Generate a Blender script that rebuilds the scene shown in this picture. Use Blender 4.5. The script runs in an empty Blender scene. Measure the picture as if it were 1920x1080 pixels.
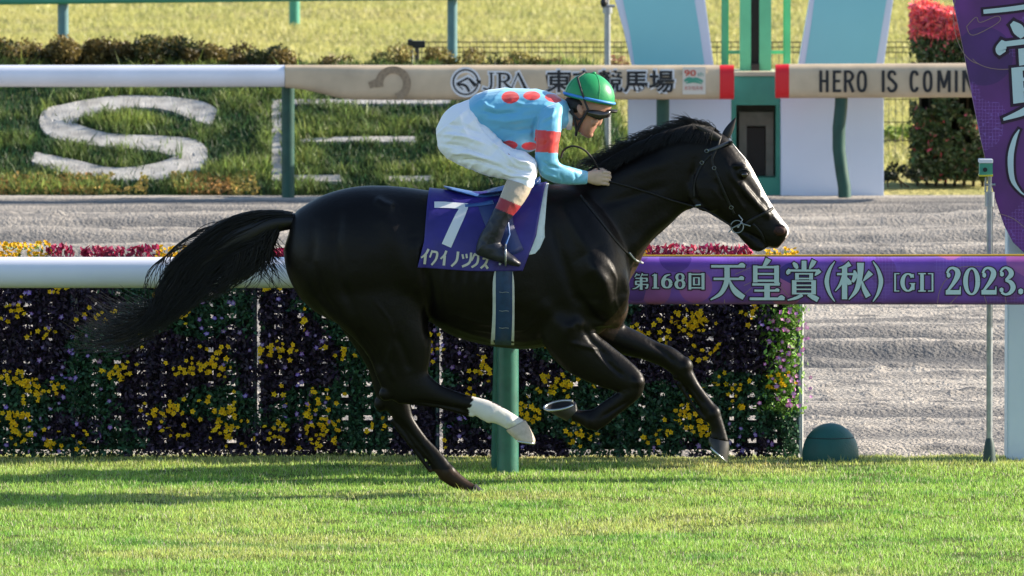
import bpy, bmesh, math, random
import numpy as np
from mathutils import Vector, Matrix
from mathutils.bvhtree import BVHTree

# ------------------------------------------------------------------ camera, sky, sun
R = math.radians
sc = bpy.context.scene
C = sc.collection
CAM_H, FPX = 4.483, 18900.0
PITCH = math.atan(1219 / FPX)
cam_d = bpy.data.cameras.new('camera'); cam = bpy.data.objects.new('camera', cam_d); C.objects.link(cam)
cam.location = (0, 0, CAM_H); cam.rotation_euler = (math.pi / 2 - PITCH, 0, 0)
cam_d.sensor_width = 36; cam_d.lens = FPX / 1920 * 36
cam_d.clip_start = 1; cam_d.clip_end = 3000
cam_d.dof.use_dof = True; cam_d.dof.focus_distance = 52.8; cam_d.dof.aperture_fstop = 11
sc.camera = cam
SUN_EL, SUN_AZ = 24.0, 13.0          # elevation, degrees behind the +X axis
w = bpy.data.worlds.new('World'); sc.world = w; w.use_nodes = True
nt = w.node_tree; bg = nt.nodes['Background']
sky = nt.nodes.new('ShaderNodeTexSky'); sky.sky_type = 'NISHITA'; sky.sun_disc = False
sky.sun_elevation = R(SUN_EL); sky.sun_rotation = R(90 - SUN_AZ)
sky.dust_density = 0.6; sky.ozone_density = 1.5
nt.links.new(sky.outputs[0], bg.inputs[0]); bg.inputs[1].default_value = 0.10
sd = bpy.data.lights.new('sun', 'SUN'); sd.energy = 4.9; sd.angle = R(0.5); sd.color = (1, .88, .72)
so = bpy.data.objects.new('sun', sd); C.objects.link(so)
sdir = Vector((math.cos(R(SUN_EL)) * math.cos(R(SUN_AZ)), math.cos(R(SUN_EL)) * math.sin(R(SUN_AZ)), math.sin(R(SUN_EL))))
so.location = (20, 60, 12); so.rotation_euler = sdir.to_track_quat('Z', 'Y').to_euler()
sc.view_settings.view_transform = 'Standard'; sc.view_settings.look = 'None'
sc.view_settings.exposure = 1.35; sc.view_settings.gamma = 1
sc.cycles.use_denoising = True
sc.cycles.max_bounces = 6; sc.cycles.transparent_max_bounces = 6
sc.cycles.sample_clamp_indirect = 4

random.seed(7); rng = np.random.default_rng(7)

# ------------------------------------------------------------------ measuring: photo pixel -> place at a known distance
FWD = np.array((0, math.cos(PITCH), -math.sin(PITCH))); UPV = np.array((0, math.sin(PITCH), math.cos(PITCH)))
def ray(px, py):
    d = FWD * FPX + UPV * (540 - py); d = d.copy(); d[0] += px - 960
    return d / FPX
def P(px, py, Y):
    d = ray(px, py); t = Y / d[1]
    return Vector((d[0] * t, Y, CAM_H + d[2] * t))
def ground(px, py, z=0.0):
    d = ray(px, py); t = (z - CAM_H) / d[2]
    return Vector((d[0] * t, d[1] * t, z))
def to_px(p):
    v = np.array(p) - np.array((0, 0, CAM_H)); zc = v @ FWD
    return 960 + FPX * v[0] / zc, 540 - FPX * (v @ UPV) / zc

# ------------------------------------------------------------------ noise
def _h(ix, iy, s):
    n = (ix * 374761393 + iy * 668265263 + s * 982451653) & 0xFFFFFFFF
    n = ((n ^ (n >> 13)) * 1274126177) & 0xFFFFFFFF
    return ((n ^ (n >> 16)) & 0xFFFF) / 65535.0
def noise2(x, y, s=0):
    x = np.asarray(x, float); y = np.asarray(y, float)
    ix = np.floor(x).astype(np.int64); iy = np.floor(y).astype(np.int64)
    fx = x - ix; fy = y - iy; fx = fx * fx * (3 - 2 * fx); fy = fy * fy * (3 - 2 * fy)
    a = _h(ix, iy, s); b = _h(ix + 1, iy, s); c = _h(ix, iy + 1, s); d = _h(ix + 1, iy + 1, s)
    return (a * (1 - fx) + b * fx) * (1 - fy) + (c * (1 - fx) + d * fx) * fy
def fbm(x, y, o=4, s=0):
    t = 0; a = .5
    for k in range(o):
        t = t + a * noise2(np.asarray(x) * 2 ** k, np.asarray(y) * 2 ** k, s + k * 17); a *= .5
    return t

# ------------------------------------------------------------------ materials
def mat(name, col, rough=.6, spec=.4, metal=0, attr=False, noise=None, bump=None, transl=0, coat=0, sheen=0):
    """noise=(scale, amount[, colour2]) varies the colour; bump=(scale, strength, distance)"""
    m = bpy.data.materials.new(name); m.use_nodes = True
    N = m.node_tree.nodes; L = m.node_tree.links; b = N['Principled BSDF']
    b.inputs['Base Color'].default_value = (*col, 1); b.inputs['Roughness'].default_value = rough
    b.inputs['Specular IOR Level'].default_value = spec; b.inputs['Metallic'].default_value = metal
    if coat: b.inputs['Coat Weight'].default_value = coat; b.inputs['Coat Roughness'].default_value = .25
    if sheen: b.inputs['Sheen Weight'].default_value = sheen
    tc = N.new('ShaderNodeTexCoord'); src = None
    if attr:
        a = N.new('ShaderNodeVertexColor'); a.layer_name = 'Col'; src = a.outputs[0]
    if noise:
        nz = N.new('ShaderNodeTexNoise'); nz.inputs['Scale'].default_value = noise[0]; nz.inputs['Detail'].default_value = 6
        L.new(tc.outputs['Object'], nz.inputs['Vector'])
        mr = N.new('ShaderNodeMapRange'); mr.inputs[1].default_value = .3; mr.inputs[2].default_value = .7
        L.new(nz.outputs[0], mr.inputs[0])
        mx = N.new('ShaderNodeMix'); mx.data_type = 'RGBA'
        L.new(mr.outputs[0], mx.inputs[0])
        if len(noise) > 2:
            mx.inputs[6].default_value = (*col, 1); mx.inputs[7].default_value = (*noise[2], 1)
            if src: mx.blend_type = 'MIX'; L.new(src, mx.inputs[6])
        else:
            mx.blend_type = 'MULTIPLY'; k = 1 - noise[1]
            mr.inputs[3].default_value = 0; mr.inputs[4].default_value = 1
            mx.inputs[6].default_value = (*col, 1); mx.inputs[7].default_value = (k, k, k, 1)
            if src: L.new(src, mx.inputs[6])
        src = mx.outputs[2]
    if src: L.new(src, b.inputs['Base Color'])
    if bump:
        nb = N.new('ShaderNodeTexNoise'); nb.inputs['Scale'].default_value = bump[0]; nb.inputs['Detail'].default_value = 5
        L.new(tc.outputs['Object'], nb.inputs['Vector'])
        bp = N.new('ShaderNodeBump'); bp.inputs['Strength'].default_value = bump[1]; bp.inputs['Distance'].default_value = bump[2]
        L.new(nb.outputs[0], bp.inputs['Height']); L.new(bp.outputs[0], b.inputs['Normal'])
    if transl:
        t = N.new('ShaderNodeBsdfTranslucent'); t.inputs[0].default_value = (*col, 1)
        if src: L.new(src, t.inputs[0])
        ms = N.new('ShaderNodeMixShader'); ms.inputs[0].default_value = transl
        L.new(b.outputs[0], ms.inputs[1]); L.new(t.outputs[0], ms.inputs[2])
        L.new(ms.outputs[0], N['Material Output'].inputs[0])
    return m

# ------------------------------------------------------------------ object helpers
def tag(o, label=None, cat=None, group=None, kind=None):
    if label: o['label'] = label
    if cat: o['category'] = cat
    if group: o['group'] = group
    if kind: o['kind'] = kind
    return o
def thing(name, label, cat, loc=(0, 0, 0), group=None):
    o = bpy.data.objects.new(name, None); C.objects.link(o); o.location = loc
    o.empty_display_size = .2
    return tag(o, label, cat, group)
def mesh_obj(name, verts, faces, m, parent=None, smooth=False, cols=None, loose_parent=None):
    me = bpy.data.meshes.new(name)
    me.from_pydata([tuple(v) for v in verts], [], faces); me.update()
    return link_mesh(name, me, m, parent, smooth, cols)
def link_mesh(name, me, m, parent=None, smooth=False, cols=None):
    if m is not None: me.materials.append(m)
    if smooth: me.polygons.foreach_set('use_smooth', [True] * len(me.polygons))
    if cols is not None:
        a = me.color_attributes.new('Col', 'FLOAT_COLOR', 'POINT')
        c = np.ones((len(me.vertices), 4), np.float32); c[:, :3] = cols
        a.data.foreach_set('color', c.ravel())
    o = bpy.data.objects.new(name, me); C.objects.link(o)
    if parent is not None:
        o.parent = parent
        r = parent
        off = Vector((0, 0, 0))
        while r: off += r.location; r = r.parent
        me.transform(Matrix.Translation(-off))
    return o
def np_mesh(name, V, F, m, parent=None, cols=None, smooth=False):
    """V (n,3) array, F (k,3|4) array"""
    me = bpy.data.meshes.new(name); k = F.shape[1]
    me.vertices.add(len(V)); me.vertices.foreach_set('co', V.astype(np.float32).ravel())
    me.loops.add(F.size); me.loops.foreach_set('vertex_index', F.astype(np.int32).ravel())
    me.polygons.add(len(F)); me.polygons.foreach_set('loop_start', np.arange(0, F.size, k, dtype=np.int32))
    me.polygons.foreach_set('loop_total', np.full(len(F), k, np.int32))
    me.update(calc_edges=True)
    return link_mesh(name, me, m, parent, smooth, cols)

class MB:
    def __init__(s): s.v = []; s.f = []
    def add(s, vs, fs):
        b = len(s.v); s.v += [Vector(v) for v in vs]; s.f += [tuple(i + b for i in f) for f in fs]; return s
    def box(s, a, b):
        x0, y0, z0 = a; x1, y1, z1 = b
        return s.add([(x0, y0, z0), (x1, y0, z0), (x1, y1, z0), (x0, y1, z0), (x0, y0, z1), (x1, y0, z1), (x1, y1, z1), (x0, y1, z1)],
                     [(0, 3, 2, 1), (4, 5, 6, 7), (0, 1, 5, 4), (1, 2, 6, 5), (2, 3, 7, 6), (3, 0, 4, 7)])
    def tube(s, pts, r, n=10, cap=True, flat=None):
        """pts list of Vector, r radius or list; flat=(axis vector, factor) squashes"""
        pts = [Vector(p) for p in pts]; rs = r if isinstance(r, (list, tuple)) else [r] * len(pts)
        rings = []; ref = None
        for i, p in enumerate(pts):
            t = (pts[min(i + 1, len(pts) - 1)] - pts[max(i - 1, 0)]).normalized()
            if ref is None:
                ref = Vector((0, 0, 1)) if abs(t.z) < .9 else Vector((1, 0, 0))
            u = (ref - t * ref.dot(t)).normalized(); ref = u; q = t.cross(u)
            rings.append([p + (u * math.cos(2 * math.pi * k / n) + q * math.sin(2 * math.pi * k / n)) * rs[i] for k in range(n)])
        vs = [v for rg in rings for v in rg]; fs = []
        for i in range(len(rings) - 1):
            for k in range(n):
                fs.append((i * n + k, i * n + (k + 1) % n, (i + 1) * n + (k + 1) % n, (i + 1) * n + k))
        if cap:
            fs.append(tuple(range(n - 1, -1, -1))); fs.append(tuple((len(rings) - 1) * n + k for k in range(n)))
        return s.add(vs, fs)
    def prism(s, outline, y0, y1):
        """outline [(x,z)] extruded from y0 to y1"""
        n = len(outline)
        return s.add([(x, y0, z) for x, z in outline] + [(x, y1, z) for x, z in outline],
                     [tuple(range(n))] + [tuple(range(2 * n - 1, n - 1, -1))] + [((k + 1) % n, k, n + k, n + (k + 1) % n) for k in range(n)])
    def build(s, name, m, parent=None, smooth=False, bevel=0):
        me = bpy.data.meshes.new(name); me.from_pydata([tuple(v) for v in s.v], [], s.f); me.update()
        bm = bmesh.new(); bm.from_mesh(me); bmesh.ops.recalc_face_normals(bm, faces=bm.faces)
        if smooth and not bevel: bmesh.ops.split_edges(bm, edges=[e for e in bm.edges if e.is_manifold and e.calc_face_angle(0) > 1.05])
        if bevel: bmesh.ops.bevel(bm, geom=[e for e in bm.edges if e.calc_face_angle(0) > .6], offset=bevel, segments=2, affect='EDGES')
        bm.to_mesh(me); bm.free()
        o = link_mesh(name, me, m, parent, smooth)
        if smooth and any(len(p.vertices) == 3 for p in me.polygons):
            me.polygons.foreach_set('use_smooth', [len(p.vertices) != 3 or p.area < 4e-5 for p in me.polygons])   # flat end caps
        return o

def catmull(st, sub):
    """resample rows of numbers"""
    A = np.array(st, float); n = len(A); out = []
    for i in range(n - 1):
        p0, p1, p2, p3 = A[max(i - 1, 0)], A[i], A[i + 1], A[min(i + 2, n - 1)]
        for k in range(sub):
            t = k / sub
            out.append(.5 * ((2 * p1) + (-p0 + p2) * t + (2 * p0 - 5 * p1 + 4 * p2 - p3) * t * t + (-p0 + 3 * p1 - 3 * p2 + p3) * t ** 3))
    out.append(A[-1]); return out

def loft(mb, st, Y0, sub=4, n=24, e=2.0):
    """st rows: (x1,y1,x2,y2, half width m, Y offset): two opposite outline points of each section in photo pixels"""
    rows = catmull([r if len(r) == 6 else (*r, 0) for r in st], sub)
    rings = []
    for x1, y1, x2, y2, hw, yo in rows:
        a = P(x1, y1, Y0 + yo); b = P(x2, y2, Y0 + yo); c = (a + b) / 2; h = (a - b) / 2; ring = []
        for k in range(n):
            t = 2 * math.pi * k / n; ct, st_ = math.cos(t), math.sin(t)
            ring.append(c + h * (abs(ct) ** (2 / e) * (1 if ct > 0 else -1)) + Vector((0, max(hw, .002), 0)) * (abs(st_) ** (2 / e) * (1 if st_ > 0 else -1)))
        rings.append(ring)
    vs = [v for r in rings for v in r]; fs = []
    for i in range(len(rings) - 1):
        for k in range(n):
            fs.append((i * n + k, i * n + (k + 1) % n, (i + 1) * n + (k + 1) % n, (i + 1) * n + k))
    c0 = sum(rings[0], Vector()) / n; c1 = sum(rings[-1], Vector()) / n
    vs += [c0, c1]; a = len(vs) - 2
    for k in range(n):
        fs.append((a, (k + 1) % n, k)); fs.append((a + 1, (len(rings) - 1) * n + k, (len(rings) - 1) * n + (k + 1) % n))
    mb.add(vs, fs)
def blob(mb, c, r, rot=None, n=16):
    vs = []; fs = []
    for i in range(1, n // 2):
        for k in range(n):
            th = math.pi * i / (n // 2); ph = 2 * math.pi * k / n
            v = Vector((math.sin(th) * math.cos(ph) * r[0], math.sin(th) * math.sin(ph) * r[1], math.cos(th) * r[2]))
            vs.append(v)
    vs += [Vector((0, 0, r[2])), Vector((0, 0, -r[2]))]
    if rot: vs = [rot @ v for v in vs]
    vs = [v + Vector(c) for v in vs]
    m_ = n // 2 - 1
    for i in range(m_ - 1):
        for k in range(n): fs.append((i * n + k, (i + 1) * n + k, (i + 1) * n + (k + 1) % n, i * n + (k + 1) % n))
    t, b = m_ * n, m_ * n + 1
    for k in range(n): fs.append((t, k, (k + 1) % n)); fs.append((b, (m_ - 1) * n + (k + 1) % n, (m_ - 1) * n + k))
    mb.add(vs, fs)
def organic(mb, voxel, smooth=6, factor=.5):
    """one continuous skin round all the overlapping volumes; returns a mesh"""
    me = bpy.data.meshes.new('tmp'); me.from_pydata([tuple(v) for v in mb.v], [], mb.f)
    bm = bmesh.new(); bm.from_mesh(me); bmesh.ops.recalc_face_normals(bm, faces=bm.faces); bm.to_mesh(me); bm.free()
    o = bpy.data.objects.new('tmp', me); C.objects.link(o)
    r = o.modifiers.new('r', 'REMESH'); r.mode = 'VOXEL'; r.voxel_size = voxel
    s = o.modifiers.new('s', 'SMOOTH'); s.iterations = smooth; s.factor = factor
    dg = bpy.context.evaluated_depsgraph_get(); ev = o.evaluated_get(dg)
    out = bpy.data.meshes.new_from_object(ev)
    bpy.data.objects.remove(o); bpy.data.meshes.remove(me)
    return out
def co(me):
    a = np.empty(len(me.vertices) * 3, np.float32); me.vertices.foreach_get('co', a); return a.reshape(-1, 3)
def soften(me, mask, it=20, k=.5):
    """Laplacian smoothing where mask (0..1) allows: blends one muscle into the next"""
    V = co(me).astype(float); E = np.empty(len(me.edges) * 2, np.int32); me.edges.foreach_get('vertices', E); E = E.reshape(-1, 2)
    deg = np.bincount(E.ravel(), minlength=len(V))[:, None]
    for _ in range(it):
        S = np.zeros_like(V)
        for d in range(3): S[:, d] = np.bincount(E[:, 0], V[E[:, 1], d], len(V)) + np.bincount(E[:, 1], V[E[:, 0], d], len(V))
        V += (S / np.maximum(deg, 1) - V) * (k * mask)[:, None]
    me.vertices.foreach_set('co', V.astype(np.float32).ravel()); me.update(); return V.astype(np.float32)
def px_of(V):
    d = V - np.array((0, 0, CAM_H)); zc = d @ FWD
    return 960 + FPX * d[:, 0] / zc, 540 - FPX * (d @ UPV) / zc
def inpoly(x, y, poly):
    ins = np.zeros(x.shape, bool); n = len(poly)
    for i in range(n):
        x1, y1 = poly[i]; x2, y2 = poly[(i + 1) % n]
        c = ((y1 > y) != (y2 > y)) & (x < (x2 - x1) * (y - y1) / (y2 - y1 + 1e-9) + x1)
        ins ^= c
    return ins
def relief(V, N, ax, ay, lines, keep=None):
    """raise or sink the surface along lines given in photo pixels: (points, half width px, height m)"""
    D = np.zeros(len(V))
    for pts, w_, amp in lines:
        best = np.full(len(V), 1e9); par = np.zeros(len(V)); L_ = len(pts) - 1
        for i in range(L_):
            x1, y1 = pts[i]; x2, y2 = pts[i + 1]; dx, dy = x2 - x1, y2 - y1; t = np.clip(((ax - x1) * dx + (ay - y1) * dy) / (dx * dx + dy * dy), 0, 1)
            d = np.hypot(ax - x1 - t * dx, ay - y1 - t * dy); m_ = d < best; best = np.where(m_, d, best); par = np.where(m_, (i + t) / L_, par)
        D += amp * np.exp(-(best / w_) ** 2) * np.clip(np.sin(math.pi * np.clip(par, .04, .96)) * 1.6, 0, 1)
    D *= np.abs(N[:, 1]) ** .6
    if keep is not None: D *= keep
    return V + N * D[:, None]
def bvh_of(me): return BVHTree.FromPolygons([v.co.copy() for v in me.vertices], [tuple(p.vertices) for p in me.polygons])
def drape(bvh, px, py, off=.004, fallback=52.5):
    d = Vector(ray(px, py)).normalized(); h = bvh.ray_cast(Vector((0, 0, CAM_H)), d)
    if h[0] is None: return P(px, py, fallback)
    return h[0] - d * off

# ------------------------------------------------------------------ lettering: strokes with a width at every point
def ribbon2d(pts, grow=0, sub=5):
    """pts rows (x, y, width) -> two edge lists"""
    rows = catmull(pts, sub) if len(pts) > 2 else [np.array(pts[0], float) * (1 - t) + np.array(pts[1], float) * t for t in (0, .5, 1)]
    L_, R_ = [], []
    n = len(rows)
    for i, r in enumerate(rows):
        t = rows[min(i + 1, n - 1)][:2] - rows[max(i - 1, 0)][:2]; l = math.hypot(*t) or 1; t = t / l
        q = np.array((-t[1], t[0])); e = -grow if i == 0 else (grow if i == n - 1 else 0)
        c = r[:2] + t * e; hw = max(r[2], 1) / 2 + grow
        L_.append(c + q * hw); R_.append(c - q * hw)
    return L_, R_
def lettering(name, strokes, fn, m, parent, grow=0, dy=.0004, base=0.0, thick=.0012):
    """fn(x,y,off) -> 3D point; strokes stacked in hair-thin steps so nothing is coplanar"""
    mb = MB(); cnt = 0
    for s in strokes:
        off = base + dy * (cnt % 9); cnt += 1
        L_, R_ = ribbon2d(s, grow)
        vs = []
        for a, b in zip(L_, R_): vs += [fn(a[0], a[1], off + thick), fn(b[0], b[1], off + thick)]
        mb.add(vs, [(2 * i, 2 * i + 1, 2 * i + 3, 2 * i + 2) for i in range(len(L_) - 1)])
    me = bpy.data.meshes.new(name); me.from_pydata([tuple(v) for v in mb.v], [], mb.f); me.update()
    return link_mesh(name, me, m, parent)
def ell(cx, cy, rx, ry, a0, a1, ws, wt, n=12):
    """ellipse arc; ws width at the sides, wt at top/bottom"""
    out = []
    for k in range(n + 1):
        a = R(a0 + (a1 - a0) * k / n); s = abs(math.cos(a)) ** 1.3
        out.append((cx + rx * math.cos(a), cy - ry * math.sin(a), wt + (ws - wt) * s))
    return out
def off_s(strokes, dx, dy=0, k=1.0, ox=0, oy=0):
    return [[((x - ox) * k + dx, (y - oy) * k + dy, w_ * k) for x, y, w_ in s] for s in strokes]
def H(x0, x1, y, w_, tri=0):
    out = [[(x0, y, w_), (x1, y, w_)]]
    if tri: out.append([(x1 - tri * 1.4, y - w_ / 2 + 1, 2), (x1 - tri * .7, y - tri * .35, tri * .8), (x1 - 1, y, w_)])
    return out
def Vv(x, y0, y1, w_): return [[(x, y0, w_), (x, y1, w_)]]
# glyphs (units of a 380 px wide crop blown up 5.05 times)
G_TEN = H(775, 1095, 148, 24, 45) + H(798, 1085, 267, 22, 36) + [[(925, 150, 50), (925, 267, 50), (905, 340, 45), (860, 410, 35), (770, 465, 12)], [(948, 275, 10), (975, 345, 40), (1020, 400, 55), (1085, 445, 46)]]
G_KO = [[(1318, 78, 55), (1300, 110, 45), (1270, 150, 22)]] + Vv(1193, 140, 300, 42) + Vv(1395, 142, 305, 46) + H(1180, 1415, 156, 22, 22) + H(1190, 1395, 220, 17) + H(1190, 1395, 284, 20) + H(1165, 1425, 320, 22, 34) + H(1185, 1420, 378, 20, 30) + H(1140, 1470, 456, 25, 45) + Vv(1305, 310, 456, 52)
G_SHO = Vv(1655, 95, 186, 46) + [[(1552, 112, 18), (1575, 140, 42), (1592, 170, 22)], [(1752, 92, 48), (1730, 135, 40), (1706, 172, 12)], [(1520, 176, 22), (1506, 205, 42), (1512, 222, 26)], [(1806, 186, 40), (1780, 212, 34), (1758, 236, 8)]] + H(1520, 1800, 188, 20) + Vv(1588, 212, 275, 34) + Vv(1722, 212, 275, 36) + H(1588, 1722, 219, 14) + H(1588, 1722, 264, 14) + Vv(1562, 280, 414, 42) + Vv(1746, 280, 414, 44) + H(1562, 1760, 288, 14) + H(1562, 1746, 328, 13) + H(1562, 1746, 366, 13) + H(1562, 1746, 406, 15) + [[(1640, 418, 30), (1580, 448, 28), (1500, 468, 10)], [(1690, 418, 22), (1740, 440, 45), (1788, 466, 46)]]
D2 = 1820  # the second crop starts 360 px further right
def s2(st): return off_s(st, D2 - 2, 0)
G_LP = s2([[(128, 103, 8), (80, 180, 28), (52, 290, 42), (78, 400, 28), (128, 482, 8)]])
G_RP = s2([[(490, 103, 8), (538, 180, 28), (566, 290, 42), (540, 400, 28), (490, 482, 8)]])
G_AKI = s2([[(272, 122, 50), (225, 150, 30), (165, 165, 6)]] + H(150, 335, 222, 20, 20) + Vv(221, 150, 460, 50) + [[(212, 235, 30), (180, 320, 26), (133, 382, 8)], [(240, 258, 20), (262, 295, 42), (270, 322, 38)], [(312, 186, 14), (322, 235, 44), (296, 298, 26)], [(372, 115, 66), (368, 240, 50), (335, 370, 42), (262, 462, 8)], [(470, 205, 56), (430, 250, 36), (398, 288, 10)], [(384, 285, 12), (408, 365, 42), (446, 436, 52)]])
G_GI = s2(Vv(700, 215, 385, 16) + H(694, 740, 218, 9) + H(694, 740, 382, 9) + [ell(822, 300, 52, 80, 38, 322, 40, 14)] + [[(868, 222, 14), (872, 256, 14)]] + Vv(868, 312, 372, 32) + H(838, 890, 312, 10) + Vv(955, 220, 382, 34) + H(920, 990, 218, 11) + H(920, 990, 382, 11) + Vv(1054, 215, 385, 16) + H(1012, 1060, 218, 9) + H(1012, 1060, 382, 9))
g_two = [[(1190, 232, 24), (1208, 232, 48), (1224, 232, 22)], [(1192, 215, 22), (1212, 175, 22), (1248, 164, 24), (1288, 190, 44), (1292, 235, 50), (1252, 310, 34), (1192, 388, 18)]] + H(1180, 1322, 394, 42) + [[(1314, 400, 18), (1318, 340, 8)]]
G_2023 = s2(g_two + [ell(1425, 290, 58, 122, 0, 360, 44, 16, 20)] + off_s(g_two, 338) + [[(1694, 222, 24), (1712, 222, 46), (1730, 222, 24)], [(1698, 205, 20), (1720, 172, 20), (1755, 162, 22), (1795, 195, 44), (1795, 235, 44), (1745, 278, 16)], [(1745, 282, 16), (1795, 300, 40), (1818, 350, 48), (1790, 398, 34), (1745, 414, 20), (1708, 396, 24)], [(1690, 372, 24), (1708, 372, 46), (1726, 372, 24)], [(1868, 386, 30), (1890, 386, 56), (1912, 386, 30)]])
G_NO = [[(72, 214, 12), (52, 250, 8)], [(125, 214, 12), (108, 250, 8)]] + H(62, 100, 230, 9) + H(118, 176, 230, 9) + H(58, 172, 262, 10) + Vv(166, 262, 290, 18) + H(58, 172, 290, 10) + Vv(62, 290, 322, 18) + H(56, 178, 320, 10) + [[(172, 318, 20), (168, 352, 14), (148, 352, 8)], [(104, 318, 16), (70, 350, 12), (30, 362, 5)]] + Vv(112, 252, 370, 26)
G_168 = Vv(246, 222, 356, 30) + H(216, 282, 354, 9) + [[(214, 238, 6), (246, 222, 14)]] + [ell(356, 310, 36, 40, 0, 360, 34, 12, 16), [(388, 226, 10), (345, 240, 22), (322, 280, 34), (320, 315, 34)]] + [ell(480, 252, 30, 32, 0, 360, 28, 11, 14), ell(480, 318, 36, 38, 0, 360, 32, 11, 14)]
G_KAI = Vv(574, 212, 368, 26) + Vv(698, 212, 368, 28) + H(574, 698, 224, 12) + H(574, 698, 352, 12) + Vv(612, 252, 328, 18) + Vv(660, 252, 328, 18) + H(612, 660, 256, 9) + H(612, 660, 322, 9)
# ------------------------------------------------------------------ shared materials
M = {}
M['turf'] = mat('turf_soil', (.07, .10, .03), .9, .1, noise=(3, 0, (.12, .14, .04)), bump=(40, .6, .03))
M['blade'] = mat('grass_blade', (.2, .3, .06), .5, .35, attr=True, transl=.45)
M['leaf'] = mat('leaf', (.1, .2, .05), .5, .35, attr=True, transl=.3)
M['petal'] = mat('petal', (.8, .5, .02), .7, .2, attr=True, transl=.25)
M['ground'] = mat('ground_earth', (.16, .17, .07), .95, .1, noise=(.5, 0, (.22, .2, .09)))
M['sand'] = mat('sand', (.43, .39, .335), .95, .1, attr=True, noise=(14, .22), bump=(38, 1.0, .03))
M['white_pipe'] = mat('white_pipe', (.74, .76, .86), .35, .5, noise=(2.5, .10), bump=(6, .1, .004))
M['green_post'] = mat('green_painted_post', (.03, .155, .115), .4, .5, noise=(14, .35), bump=(25, .15, .003))
M['dark_green'] = mat('dark_green_paint', (.012, .07, .055), .5, .4, noise=(9, .3))
M['mint'] = mat('mint_green_paint', (.13, .50, .27), .5, .4, noise=(6, .18))
M['box_green'] = mat('box_green_paint', (.07, .32, .23), .55, .35, noise=(5, .2))
M['dark_slot'] = mat('dark_slot', (.03, .022, .02), .6)
M['beige'] = mat('beige_recess', (.20, .17, .14), .8, noise=(8, .3))
M['board'] = mat('white_board', (.60, .66, .80), .5, .4, noise=(1.5, .07))
M['teal'] = mat('teal_panel', (.22, .55, .62), .5, .4, noise=(1.8, .07))
M['cream'] = mat('cream_banner', (.56, .45, .32), .6, .3, noise=(5, .22), bump=(8, .3, .01))
M['red'] = mat('red_band', (.62, .012, .02), .5)
M['black'] = mat('black_print', (.012, .014, .018), .6)
M['halo'] = mat('white_print', (.66, .68, .72), .6)
M['purple_dark'] = mat('dark_print', (.03, .01, .035), .6)
M['lav'] = mat('pale_blue_print', (.50, .64, .68), .55)
M['tan'] = mat('tan_line', (.30, .20, .17), .6)
M['grey_metal'] = mat('galvanised_metal', (.36, .39, .42), .38, .5, metal=.6, noise=(20, .3), bump=(30, .2, .003))
M['black_metal'] = mat('black_metal', (.015, .015, .015), .5)
M['dome'] = mat('green_rubber_dome', (.014, .105, .095), .55, .4, noise=(7, .35), bump=(120, .35, .004))
M['gravel'] = mat('white_gravel', (.50, .49, .47), .9, .1, noise=(7, .45), bump=(60, .8, .02))
M['trellis'] = mat('dark_trellis', (.012, .014, .02), .7)

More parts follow.
